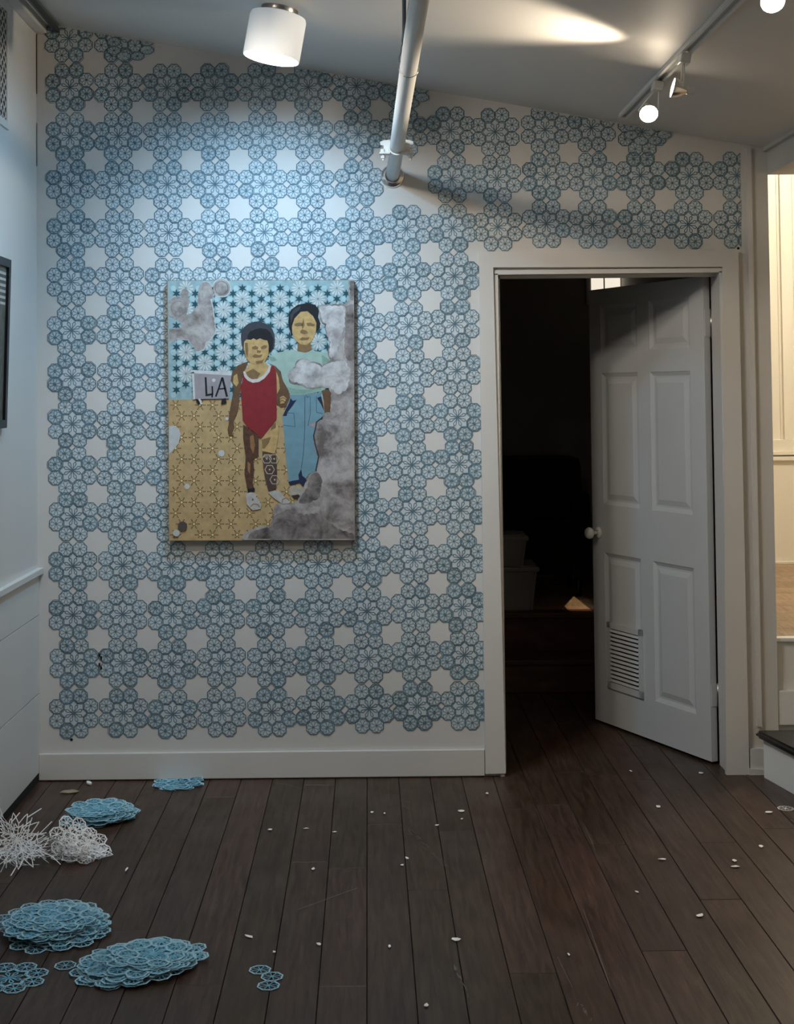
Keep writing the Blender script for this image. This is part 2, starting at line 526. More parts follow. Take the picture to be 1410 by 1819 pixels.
add_box(bm, (PXW, oy0, oz1), (XR, oy1, 3.0))
inner = [Vector((PXW, p.y, p.z)) for p in tri_]
outer = [Vector((PXW, y_, z_)) for y_, z_ in ((oy0, oz0), (oy1, oz0), (oy1, oz1), (oy0, oz1))]
vi = [bm.verts.new(p) for p in inner]; vo = [bm.verts.new(p) for p in outer]
es = [bm.edges.new((vi[i], vi[(i + 1) % 3])) for i in range(3)] + [bm.edges.new((vo[i], vo[(i + 1) % 4])) for i in range(4)]
bmesh.ops.triangle_fill(bm, use_beauty=True, use_dissolve=False, edges=es)
struct(from_bm('wall_hall_right', bm, M['dark_wall']), 'partition with an added light gap between the unlit room and the raised room')
sl = spot('added_patch_spot', LN, sum(tri_, Vector()) / 3, 260, (1.0, .8, .55), 30, .2, .006)
sl.parent = pl
sl.matrix_parent_inverse = Matrix.Translation(pl.location).inverted()
struct(box('ceiling_hall', (-0.4, T, 2.75), (XR, YD + .1, 2.85), M['dark_wall']), 'dark ceiling of the unlit room')
# two steps up to a wooden landing
s1 = thing('wooden_step', 'lower red-brown wooden step inside the dark doorway', 'step', (0.6, Y1, 0), 'steps in the dark room')
adopt(s1, box('riser', (-0.3, Y1, 0), (XR - .03, Y1 + .02, z1 - .025), M['redwood']),
      box('tread', (-0.3, Y1 - .022, z1 - .025), (XR - .03, Y2, z1), M['redwood'], None, .005))
s2 = thing('wooden_step', 'upper red-brown wooden step inside the dark doorway, edge of the landing', 'step', (0.6, Y2, z1), 'steps in the dark room')
adopt(s2, box('riser', (-0.3, Y2, z1), (XR - .03, Y2 + .02, z2 - .028), M['redwood']),
      box('tread', (-0.3, Y2 - .022, z2 - .028), (XR - .03, Y2 + .10, z2), M['redwood'], None, .005))
ld = struct(box('floor_landing', (-0.3, Y2 + .10, z2 - .05), (XR - .03, YD, z2 - .006), M['gap']), 'wooden landing of the unlit room')
y = Y2 + .10
while y < YD - .02:
    y1_ = min(y + .12, YD)
    box('landing_board', (-0.3, y + .001, z2 - .006), (XR - .03, y1_ - .001, z2), M['oak'], ld)
    y = y1_

# storage bins
def bin_(name, xr_t, zb_, zt_, wid, dep, yf, label, group):
    """open tapered tub with rolled rim; xr_t right end of the rim"""
    t = thing(name, label, 'storage bin', (xr_t - wid / 2, yf + dep / 2, zb_), group)
    bm = bmesh.new()
    cx, cy = xr_t - wid / 2, yf + dep / 2
    lv = [(0.86, zb_), (0.955, zt_ - .03)]
    rings = []
    for s_, z_ in lv:
        rings.append([bm.verts.new((cx + sx * wid / 2 * s_, cy + sy * dep / 2 * s_, z_)) for sx, sy in ((-1, -1), (1, -1), (1, 1), (-1, 1))])
    bm.faces.new(rings[0][::-1])
    bm.faces.new(rings[1])
    for i in range(4):
        bm.faces.new((rings[0][i], rings[0][(i + 1) % 4], rings[1][(i + 1) % 4], rings[1][i]))
    bmesh.ops.recalc_face_normals(bm, faces=bm.faces)
    bmesh.ops.bevel(bm, geom=[e for e in bm.edges if abs(e.verts[0].co.z - e.verts[1].co.z) > .05], offset=.02, segments=3, affect='EDGES')
    b = from_bm('tub', bm, M['plastic'])
    l = box('lid', (cx - wid / 2, cy - dep / 2, zt_ - .03), (cx + wid / 2, cy + dep / 2, zt_ - .006), M['plastic'], None, .007)
    l2 = box('lid_ridge', (cx - wid * .4, cy - dep * .4, zt_ - .008), (cx + wid * .4, cy + dep * .4, zt_), M['plastic'], None, .003)
    adopt(t, b, l, l2)
ybn = Y2 + .06
zl = W(957, 1006, ybn).z
bin_('storage_bin', W(958, 1006, ybn).x, z2, zl, .48, .36, ybn, 'larger translucent plastic bin standing on the dark landing', 'plastic bins on the landing')
bin_('storage_bin', W(939, 952, ybn).x, zl, W(939, 951, ybn).z, .40, .32, ybn, 'smaller lidded plastic bin stacked on the larger one', 'plastic bins on the landing')
# bulky black armchair
ya = 2.42
ch = thing('armchair', 'bulky black upholstered armchair in the dark room', 'armchair', (W(965, 1000, ya).x, ya + .2, z2))
xa0, xa1 = W(870, 900, ya).x, W(1038, 900, ya).x
ztop = W(960, 812, ya).z
adopt(ch, box('backrest', (xa0, ya + .06, z2 + .10), (xa1, ya + .34, ztop), M['black'], None, .06),
      box('seat', (xa0 + .03, ya - .12, z2 + .18), (xa1 - .05, ya + .10, z2 + .46), M['black'], None, .05),
      box('armrest', (xa1 - .10, ya - .12, z2 + .10), (xa1 + .02, ya + .25, z2 + .60), M['black'], None, .04),
      box('armrest', (xa0 - .02, ya - .12, z2 + .10), (xa0 + .10, ya + .25, z2 + .60), M['black'], None, .04),
      *[tube('leg', [(lx, ly, z2), (lx, ly, z2 + .12)], [.016, .022], M['black_gloss']) for lx in (xa0 + .06, xa1 - .05) for ly in (ya - .06, ya + .28)])
# transom panes on the end wall; emission stands in for the lit room beyond
yw = YD - 0.02
tw0, tw1 = W(1050, 508, yw), W(1101, 480, yw)
wn = struct(box('window_1', (tw0.x - .03, yw + .004, tw0.z - .12), (tw1.x + .03, yw + .02, tw1.z + .10), M['dark_wall']), 'small transom window with glowing panes seen over the open door')
glow = mat('glowing_pane', (0.8, 0.76, 0.68, 1), 0.3, emit=(1.0, 0.90, 0.74), es=0.72)
xm = W(1072.5, 490, yw).x
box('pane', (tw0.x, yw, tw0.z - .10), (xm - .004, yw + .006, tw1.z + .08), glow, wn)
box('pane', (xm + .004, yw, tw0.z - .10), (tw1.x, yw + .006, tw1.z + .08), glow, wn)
box('muntin', (xm - .004, yw - .004, tw0.z - .10), (xm + .004, yw + .006, tw1.z + .08), M['dark_wall'], wn)

# ================================================================== THE DOOR
hz = FL(1264, 1353.5, 0.012)
fz = FL(1057.5, 1277, 0.012)
du = (hz - fz); du.z = 0
DW = du.length; du.normalize()              # free edge -> hinge edge
dn = Vector((-du.y, du.x, 0))
if dn.y > 0:
    dn = -dn                                # face normal, towards the viewer
DZ0 = 0.012
DZ1 = zdt - 0.008
DT = 0.031
dmx = Matrix(((du.x, dn.x, 0, fz.x), (du.y, dn.y, 0, fz.y), (0, 0, 1, 0), (0, 0, 0, 1)))   # local (u, out, z)
def DP(px, py):
    p = on_plane(px, py, fz, dn)
    return ((p - fz).dot(du), p.z)
door = thing('door_1', 'open white six-panel door with a louvred vent', None, (hz.x, hz.y, 0))
door['kind'] = 'structure'
def dbox(name, u0, u1, n0, n1, z0, z1, m, bevel=0.0):
    o = box(name, (u0, n0, z0), (u1, n1, z1), m, None, bevel, dmx)
    adopt(door, o)
    return o
def mid(a, b):
    return 0.5 * (a + b)
uL0, uL1 = mid(DP(1066, 580)[0], DP(1070, 780)[0]), mid(DP(1130, 580)[0], DP(1135, 780)[0])
uR0, uR1 = mid(DP(1151.5, 580)[0], DP(1156, 780)[0]), mid(DP(1224, 580)[0], DP(1228, 780)[0])
zA1, zA0 = mid(DP(1066, 543)[1], DP(1151, 535)[1]), mid(DP(1066, 627)[1], DP(1151, 621)[1])
zB1, zB0 = mid(DP(1067, 664)[1], DP(1153, 660)[1]), mid(DP(1070, 896)[1], DP(1156, 905)[1])
zC1, zC0 = mid(DP(1074, 982)[1], DP(1160, 996)[1]), DP(1163, 1245)[1]
rec = 0.011
# stiles and rails, one part each
dbox('stile', 0, uL0, -DT, 0, DZ0, DZ1, M['door'])
dbox('stile', uL1, uR0, -DT, 0, DZ0, DZ1, M['door'])
dbox('stile', uR1, DW, -DT, 0, DZ0, DZ1, M['door'])
for u0, u1 in ((uL0, uL1), (uR0, uR1)):
    for za, zb_ in ((DZ0, zC0), (zC1, zB0), (zB1, zA0), (zA1, DZ1)):
        dbox('rail', u0, u1, -DT, 0, za, zb_, M['door'])
    for za, zb_ in ((zC0, zC1), (zB0, zB1), (zA0, zA1)):
        bm = bmesh.new()
        e1, e2 = 0.018, 0.05
        lv = ((0.0, -0.002), (e1, -rec), (e1 + .008, -rec), (e2, -0.004))
        rings = []
        for e, n_ in lv:
            rings.append([bm.verts.new(dmx @ Vector((uu, n_, zz))) for uu, zz in ((u0 + e, za + e), (u1 - e, za + e), (u1 - e, zb_ - e), (u0 + e, zb_ - e))])
        for A_, B_ in zip(rings, rings[1:]):
            for i in range(4):
                bm.faces.new((A_[i], A_[(i + 1) % 4], B_[(i + 1) % 4], B_[i]))
        bm.faces.new(rings[-1])
        add_box(bm, (u0, -DT + .004, za), (u1, -rec - .004, zb_), dmx)
        o = from_bm('panel', bm, M['door'])
        adopt(door, o)
# vent
vu0, vu1 = mid(DP(1080, 1150)[0], DP(1082, 1210)[0]), mid(DP(1142, 1160)[0], DP(1144.5, 1230)[0])
vz1, vz0 = mid(DP(1080, 1107)[1], DP(1142, 1117)[1]), mid(DP(1080, 1220)[1], DP(1144, 1242)[1])
vent = thing('vent', None, None, (hz.x, hz.y, 0)) if False else dbox('vent', vu0 + .02, vu1 - .02, 0.0005, 0.002, vz0 + .02, vz1 - .02, M['gap'])
vent['label'] = 'louvred ventilation grille'
def vbox(name, u0, u1, n0, n1, z0, z1, m, mt=None):
    bm = bmesh.new()
    add_box(bm, (u0, n0, z0), (u1, n1, z1), mt or dmx)
    o = from_bm(name, bm, m)
    o.parent = vent
    o.matrix_parent_inverse = Matrix.Identity(4)
    return o
fwid = 0.026
for a in ((vu0, vu1, vz0, vz0 + fwid * 1.2), (vu0, vu1, vz1 - fwid, vz1), (vu0, vu0 + fwid, vz0, vz1), (vu1 - fwid, vu1, vz0, vz1)):
    vbox('vent_frame', a[0], a[1], 0.0, 0.009, a[2], a[3], M['door'])
nsl = 13
for i in range(nsl):
    zz = vz0 + fwid * 1.2 + (i + .5) * (vz1 - vz0 - 2.2 * fwid) / nsl
    mt = dmx @ Matrix.Translation((0, 0.006, zz)) @ Matrix.Rotation(math.radians(-35), 4, 'X')
    vbox('slat', vu0 + fwid, vu1 - fwid, -0.010, 0.009, -0.0012, 0.0012, M['door'], mt)
# knob with rose
ku, kz = DP(1063, 946)
kp = dmx @ Vector((ku, 0, kz))
rose = lathe('rose', [(0, 0), (.027, 0), (.027, .004), (.019, .009), (.012, .011)], axis_mtx(kp, dn), M['porcelain'])
knob = lathe('knob', [(.009, .008), (.009, .030), (.016, .034), (.026, .044), (.028, .054), (.022, .066), (.010, .072), (0, .073)], axis_mtx(kp, dn), M['porcelain'])
knob['label'] = 'white porcelain knob'
sub(knob, rose)
adopt(door, knob)
# hinges on the door's hinge edge
for pa, pb in ((549, 597), (1219, 1258)):
    zt_, zb_ = W(1262, pa, 0.1).z, W(1262, pb, 0.1).z
    hp = dmx @ Vector((DW, -DT * .8, 0))
    b1 = box('hinge', (DW - .001, -DT - .008, zb_), (DW + .003, -0.004, zt_), M['door'], None, 0, dmx)
    b2 = tube('hinge_pin', [dmx @ Vector((DW + .006, -DT - .004, zb_ - .004)), dmx @ Vector((DW + .006, -DT - .004, zt_ + .004))], .006, M['nickel'], None, 10)
    sub(b1, b2)
    adopt(door, b1)

# ================================================================== CEILING LAMPS
def drum_lamp(px, py, label, color, es, y=None, pos=None):
    p = pos if pos is not None else CE(px, py)
    t = thing('ceiling_lamp', label, 'lamp', p, 'drum lamps on the ceiling')
    mx = axis_mtx(p, CN)
    R, h0, h1 = 0.100, 0.022, 0.178
    c = lathe('canopy', [(0, 0), (.066, 0), (.066, .016), (.060, .024), (0, .024)], mx, M['nickel'])
    sh = lathe('shade', [(R - .012, h0 + .001), (R - .003, h0 + .004), (R, h0 + .014), (R, h1), (R - .003, h1), (R - .003, h0 + .014), (R - .012, h0 + .006), (0, h0 + .006)], mx, M['shade'], None, 48)
    df = lathe('diffuser', [(R - .0035, h1 - .008), (R * .6, h1 - .005), (0, h1 - .004)], mx, mat('lamp_diffuser', (0.9, 0.9, 0.9, 1), 0.5, emit=color, es=es), None, 48)
    sub(sh, df)
    adopt(t, c, sh)
    return t
lp = CE(497, 16)
dl = drum_lamp(0, 0, 'white drum ceiling lamp glowing cool white with a nickel canopy', COOL, E_DRUM, pos=lp)
sb = spot('added_pool_spot', lp + CN * .19, W(480, 520), P_DRUM, (0.36, 0.68, 1.0), 95, 1.0, .06)  # extra spot under the diffuser that builds the pool on the wall
sb.parent = dl
sb.matrix_parent_inverse = Matrix.Translation(dl.location).inverted()
for i, yy in enumerate((-3.1, -6.2)):  # two unseen lamps added for soft fill
    xx = lp.x + 0.25
    drum_lamp(0, 0, ('unseen drum ceiling lamp added overhead as fill, above the frame', 'unseen drum ceiling lamp added as fill behind the viewer')[i], NEUT, E_BACK, pos=Vector((xx, yy, zc(xx))))

# ================================================================== WHITE PIPE THROUGH THE ROOM
pA = W(697, 313)
pB = W(744, 0, -1.98)
pdir = (pB - pA).normalized()
PR = 0.0278
pipe = thing('pipe', 'thick white pipe running out of the wall under the ceiling', 'pipe', pA)
pEnd = pA + pdir * 4.0
adopt(pipe, tube('pipe_body', [pA + Vector((0, .03, 0)), pA + pdir * 1, pA + pdir * 2, pEnd], PR, M['white'], None, 28),
      lathe('wall_flange', [(0, 0), (.049, 0), (.049, .004), (.044, .011), (.036, .015), (PR + .004, .017), (PR + .003, .02)], axis_mtx(pA + Vector((0, -.001, 0)), (0, -1, 0)), M['chrome'], None, 40))
def pipe_at(py):
    """distance along the pipe whose projection falls on image row py"""
    lo, hi = 0.0, 3.0
    for _ in range(40):
        m_ = (lo + hi) / 2
        q = ROT.transposed() @ (pA + pdir * m_ - CAM)
        yy = PY - F * q.y / -q.z
        if yy > py:
            lo = m_
        else:
            hi = m_
    return lo
tcl = pipe_at(262)
pc = pA + pdir * tcl
cmx = axis_mtx(pc, -pdir)
cl = thing('pipe_clamp', 'white two-piece pipe clamp with bolts gripping the white pipe', 'clamp', pc)
sx = Vector((1, 0, 0))
bmx = Matrix(((1, 0, 0, pc.x), (0, pdir.y, 0, pc.y), (0, pdir.z, 1, pc.z), (0, 0, 0, 1)))
parts = []
parts.append(lathe('collar', [(PR, -.016), (PR + .006, -.016), (PR + .006, .016), (PR, .016)], cmx, M['white'], None, 32))
for s_ in (-1, 1):
    bm = bmesh.new()
    # ear: upright plate with a notch, and a lower plate
    pts = [(.026, -.020), (.062, -.020), (.062, -.004), (.050, -.002), (.050, .010), (.062, .012), (.064, .024), (.050, .030), (.026, .032)]
    add_prism(bm, [bmx @ Vector((s_ * a, -.013, b)) for a, b in pts], bmx.to_3x3() @ Vector((0, .006, 0)))
    add_prism(bm, [bmx @ Vector((s_ * a, -.013, b)) for a, b in ((.026, -.026), (.066, -.026), (.066, -.019), (.026, -.019))], bmx.to_3x3() @ Vector((0, .026, 0)))
    parts.append(from_bm('ear', bm, M['white']))
    bp_ = bmx @ Vector((s_ * .052, -.004, -.034))
    parts.append(lathe('bolt', [(0, -.014), (.004, -.014), (.004, -.006), (.0085, -.006), (.0085, .004), (.004, .004), (.004, .030), (0, .030)], Matrix.Translation(bp_), M['white'], None, 6))
adopt(cl, *parts)
# hanger wire and cable along the pipe
tw_ = pipe_at(120)
pw_ = pA + pdir * tw_
ring = [axis_mtx(pw_, pdir + Vector((0, 0, .35))) @ Vector(((PR + .004) * math.cos(a), (PR + .010) * math.sin(a), 0)) for a in [i * math.pi / 12 for i in range(25)]]
tag(tube('hanger_wire', ring, .0013, M['nickel'], None, 6), 'thin wire loop tied around the white pipe', 'wire')
cbl = []
for py_, off, up in ((-60, -.050, .03), (0, -.040, .03), (30, -.034, .03), (62, -.028, .025), (78, -.027, .02)):
    q = pA + pdir * pipe_at(py_)
    cbl.append(q + Vector((off, 0, up * .3)))
tag(tube('cable', cbl, .0055, M['cable'], None, 8), 'dark cable running beside the white pipe', 'cable')
cb2 = [cbl[-1]] + [pA + pdir * pipe_at(p_) + Vector((o_, 0, .004)) for p_, o_ in ((86, -.031), (95, -.030), (104, -.033), (112, -.031))]
tag(tube('cord', cb2, .0018, M['cable'], None, 6), 'short thin cord below the dark cable on the pipe', 'cord')

# grey conduit in the left ceiling corner
c0 = W(101, 53, -.003)
tag(tube('conduit', [c0, Vector((c0.x, YB + .02, c0.z))], .0125, M['steel'], None, 14), 'grey metal conduit along the left ceiling corner', 'conduit')

# ================================================================== TRACK LIGHTS
ta, tb = CE(1108, 201), CE(1301, 0)
tx = (ta.x + tb.x) / 2
tr_a = Vector((ta.x, ta.y, zc(ta.x)))
tr_d = (tb - ta).normalized()
tr_b = ta + tr_d * 4.2
trk = thing('light_track', 'white ceiling light track running toward the viewer', 'light track', tr_a)
side = CN.cross(tr_d).normalized()
tmx = Matrix(((side.x, tr_d.x, -CN.x, ta.x), (side.y, tr_d.y, -CN.y, ta.y), (side.z, tr_d.z, -CN.z, ta.z), (0, 0, 0, 1)))
grey_metal = mat('track_grey', (0.40, 0.40, 0.38, 1), 0.35, 0.3)
adopt(trk, box('rail_side', (-.018, 0, -.020), (-.009, 4.2, -.001), M['white'], None, 0, tmx),
      box('rail_side', (.009, 0, -.020), (.018, 4.2, -.001), M['white'], None, 0, tmx),
      box('channel', (-.009, 0, -.010), (.009, 4.2, -.001), grey_metal, None, 0, tmx),
      box('end_cap', (-.018, -.006, -.020), (.018, 0, -.001), M['white'], None, 0, tmx))
def track_y(px, py):
    p = on_plane(px, py, CP0 + CN * .02, CN)
    return (p - ta).dot(tr_d)
def head(py_px, lamp_px, aim, label, power, color, lens_e, angle=75, ty=None):
    ty = track_y(*py_px) if ty is None else ty
    base = tmx @ Vector((0, ty, -.020))
    dwn = Vector((0, 0, -1))
    t = thing('track_spotlight', label, 'spotlight', base, 'spotlights on the ceiling track')
    ps = [box('adapter', (-.017, ty - .026, -.052), (.017, ty + .026, -.020), M['white'], None, .004, tmx)]
    j = tmx @ Vector((0, ty, -.052))
    lampc = on_plane(lamp_px[0], lamp_px[1], j, Vector((0, 1, 0))) if lamp_px else j + Vector((0, .02, -.09))
    aim = Vector(aim).normalized() if lamp_px else (Vector(aim) - lampc).normalized()
    ax = aim.cross(Vector((0, 0, 1))).normalized()
    # two bent wires form the gimbal
    back = lampc - aim * .030
    for s_ in (-1, 1):
        top = j + ax * (.008 * s_)
        midp = j.lerp(back, .5) + ax * (.022 * s_)
        ps.append(tube('gimbal_arm', [top, midp, back + ax * (.034 * s_), back + ax * (.030 * s_) + aim * .012], .0028, M['white'], None, 8))
    lx = axis_mtx(lampc, aim)
    ps.append(lathe('reflector', [(.006, -.052), (.010, -.046), (.013, -.040), (.024, -.026), (.033, -.006), (.034, .002), (.032, .002), (.030, -.006), (.006, -.040)], lx, M['chrome'], None, 28))
    sub(ps[-1], lathe('lens', [(.031, .000), (.018, .003), (0, .004)], lx, mat('spot_lens', (0.9, 0.9, 0.9, 1), 0.3, emit=color, es=lens_e), None, 24))
    sub(ps[-1], lathe('socket', [(0, -.070), (.012, -.070), (.012, -.048), (.008, -.045), (0, -.045)], lx, M['white'], None, 16))
    adopt(t, *ps)
    s = spot('spot_light', lampc + aim * .012, lampc + aim, power, color, angle, .7, .03 if lamp_px else .09)
    s.parent = t
    s.matrix_parent_inverse = Matrix.Translation(t.location).inverted()
    return lampc
head((1168, 146), (1152, 202), (-0.10, -0.80, -0.55), 'spotlight nearest the rosette wall, glowing toward the viewer', P_SPOT, WARM, 60, 50)
head((1212, 96), (1195, 156), (-0.95, 0.02, 0.22), 'spotlight turned sideways on the ceiling track, lighting the ceiling', P_SPOT * .6, WARM, 25, 74)
head((1325, -30), (1372, 2), (-0.1, -0.8, -0.6), 'spotlight cut by the top edge at the right', P_SPOT, WARM, 60, 50)
WW = (1.0, 0.90, 0.78)
head(None, None, (-.3, 0, .9), 'unseen spotlight added above the frame, aimed at the painting', P_WASH * .35, WW, 20, 52, 2.2)  # out of view, added as wash light from the right
# unseen second track added over the left half to carry wash spots
ta = Vector((-.75, -1.2, zc(-.75)))
tmx = Matrix(((side.x, tr_d.x, -CN.x, ta.x), (side.y, tr_d.y, -CN.y, ta.y), (side.z, tr_d.z, -CN.z, ta.z), (0, 0, 0, 1)))
trk2 = thing('light_track', 'unseen second white light track added over the left side, above the frame', 'light track', ta)
adopt(trk2, box('rail_side', (-.018, 0, -.020), (-.009, 4.2, -.001), M['white'], None, 0, tmx),
      box('rail_side', (.009, 0, -.020), (.018, 4.2, -.001), M['white'], None, 0, tmx),
      box('channel', (-.009, 0, -.010), (.009, 4.2, -.001), grey_metal, None, 0, tmx))
head(None, None, (.30, 0, .85), 'unseen spotlight added on the second track to brighten the rosette wall', P_WASH, WW, 20, 100, .5)  # this and the next two spots are added, out of view
head(None, None, (1.35, 0, 1.1), 'unseen spotlight added on the second track to brighten the doorway', P_WASH * 1.1, WW, 20, 55, 1.0)
head(None, None, (XL, -1.2, .9), 'unseen spotlight added on the second track to brighten the left wall', P_WASH * .2, WW, 20, 75, 1.4)

# ================================================================== LACE ROSETTES
U = 1 / 433.0               # metres per pixel on the papered wall
RO = 12.2 * U               # octagon apothem
RR = 32.0 * U               # distance of the octagon centres
class P2:
    """collects flat 2D ribbons and plates"""
    def __init__(s):
        s.v, s.f, s.m = [], [], []
    def ribbon(s, pts, wd, z=0.0, closed=False, mi=0):
        n = len(pts)
        L_, R_ = [], []
        for i in range(n):
            if closed:
                a, b, c = pts[i - 1], pts[i], pts[(i + 1) % n]
            else:
                a, b, c = pts[max(i - 1, 0)], pts[i], pts[min(i + 1, n - 1)]
            d1 = Vector((b[0] - a[0], b[1] - a[1])); d2 = Vector((c[0] - b[0], c[1] - b[1]))
            if d1.length < 1e-9: d1 = d2
            if d2.length < 1e-9: d2 = d1
            d = (d1.normalized() + d2.normalized())
            d = d.normalized() if d.length > 1e-6 else d1.normalized()
            nn = Vector((-d.y, d.x))
            k = 1 / max(.5, nn.dot(Vector((-d1.y, d1.x)).normalized()))
            base = len(s.v)
            s.v.append((b[0] + nn.x * wd / 2 * k, b[1] + nn.y * wd / 2 * k, z))
            s.v.append((b[0] - nn.x * wd / 2 * k, b[1] - nn.y * wd / 2 * k, z))
            L_.append(base); R_.append(base + 1)
        for i in range(n if closed else n - 1):
            j = (i + 1) % n
            s.f.append((R_[i], R_[j], L_[j], L_[i])); s.m.append(mi)
    def plate(s, pts, z=0.0, mi=0):
        b = len(s.v)
        s.v += [(p[0], p[1], z) for p in pts]
        s.f.append(tuple(range(b, b + len(pts)))); s.m.append(mi)
    def mesh(s, name, mats):
        me = bpy.data.meshes.new(name)
        me.from_pydata(s.v, [], s.f)
        for m in mats:
            me.materials.append(m)
        me.polygons.foreach_set('material_index', s.m)
        me.update()
        return me
def pol(r, a, c=(0, 0)):
    return (c[0] + r * math.cos(a), c[1] + r * math.sin(a))
OCT = [pol(RO / math.cos(math.pi / 8), math.pi / 8 + k * math.pi / 4) for k in range(8)]
def octagon_lines(p, c=(0, 0), wk=1.0, mi=0, z=0.0006, simple=False, rim=None):
    p.ribbon([(c[0] + a * .96, c[1] + b * .96) for a, b in OCT], 1.5 * U * wk, z, True, mi if rim is None else rim)
    for k in range(8):
        a = k * math.pi / 4
        if simple:
            p.ribbon([pol(.08 * RO, a, c), pol(.80 * RO, a, c)], .6 * U * wk, z, False, mi)
        else:
            b_ = a + math.pi / 8
            p.ribbon([pol(.05 * RO, b_, c), pol(.66 * RO, b_, c)], .95 * U * wk, z, False, mi)
            p.ribbon([pol(.64 * RO, a - math.pi / 8, c), pol(.80 * RO, a - .27, c), pol(.87 * RO, a - .1, c), pol(.87 * RO, a + .1, c), pol(.80 * RO, a + .27, c), pol(.64 * RO, a + math.pi / 8, c)], .72 * U * wk, z, False, mi)
    p.plate([pol(.17 * RO, k * math.pi / 4, c) for k in range(8)], z + .0001, mi)
def flower_lines(p, wk=1.0, mi=0, z=0.0006):
    for k in range(8):
        a = math.pi / 8 + k * math.pi / 4
        p.ribbon([pol(.8 * U, a), pol(7.5 * U, a - .13), pol(12 * U, a - .20), pol(14.6 * U, a - .10), pol(14.6 * U, a + .10), pol(12 * U, a + .20), pol(7.5 * U, a + .13), pol(.8 * U, a)], 1.15 * U * wk, z, False, mi)
    for k in range(8):
        a = k * math.pi / 4
        p.ribbon([pol(17.2 * U, a - math.pi / 8), pol(22.5 * U, a), pol(17.2 * U, a + math.pi / 8)], 1.15 * U * wk, z, False, mi)
        p.ribbon([pol(15 * U, a + math.pi / 8), pol(20 * U, a + math.pi / 8)], 1.1 * U * wk, z, False, mi)
    p.plate([pol(2.2 * U, k * math.pi / 4) for k in range(8)], z + .0001, mi)
OC = [pol(RR, math.pi / 8 + k * math.pi / 4) for k in range(8)]
# wall variants
def wall_oct(dense):
    p = P2()
    p.plate([(a * .97, b * .97) for a, b in OCT], 0.0, 1)
    octagon_lines(p, wk=1.0)
    if dense:      # a second layer slipped a little
        octagon_lines(p, (1.6 * U, -1.9 * U), .6, 0, .0009, True)
    return p.mesh('octagon', [M['lace_line'], M['lace_dense'] if dense else M['lace_tissue']])
OCT_A, OCT_B = wall_oct(False), wall_oct(True)
p = P2()
p.plate([pol(21.5 * U if k % 2 == 0 else 18.5 * U, k * math.pi / 8) for k in range(16)], -0.0003, 1)
flower_lines(p)
FLOWER = p.mesh('flower', [M['lace_line'], M['lace_tissue']])

ORD = ['first', 'second', 'third', 'fourth', 'fifth', 'sixth', 'seventh', 'eighth', 'ninth', 'tenth', 'eleventh', 'twelfth', 'thirteenth', 'fourteenth', 'fifteenth']
rowy = {-1: 68, 0: 156, 1: 242, 2: 328, 3: 414, 4: 500, 5: 586, 6: 670, 7: 754, 8: 836, 9: 918, 10: 1005, 11: 1092, 12: 1178, 13: 1267}
top_x = [124, 211, 297, 381, 466, 549, 635, 717, 799]
bot_x = [132, 220, 307, 394, 483, 570, 656, 741, 826]
top_dy = [0, 0, 0, 0, -1, -1, -3, -6, -9]
bot_dy = [0, 0, 1, -1, -2, -5, -8, -13, -14]
cells = []
for r_ in range(-1, 14):
    for c_ in range(9):
        if r_ == -1 and c_ > 1: continue
        if r_ == 0 and c_ > 7: continue
        if r_ == 2 and c_ == 7: continue
        if 5 <= r_ <= 8 and 3 <= c_ <= 5: continue
        t_ = (rowy[r_] - 240) / (1267 - 240)
        cells.append((r_, c_, top_x[c_] + (bot_x[c_] - top_x[c_]) * t_, rowy[r_] + top_dy[c_] + (bot_dy[c_] - top_dy[c_]) * t_))
for c_, xs, ys in ((9, (880, 882, 885), (235, 317, 404)), (10, (967, 969, 971), (231, 314, 398)), (11, (1050, 1053, 1053), (228, 313, 398)),
                   (12, (1139, 1138, 1138), (234, 312, 398)), (13, (None, 1223, 1222), (0, 312, 398)), (14, (None, 1308, 1310), (0, 312, 398))):
    for i in range(3):
        if xs[i]:
            cells.append((i + 1, c_, xs[i], ys[i]))
xedge = W(1316, 400).x
rr = random.Random(21)
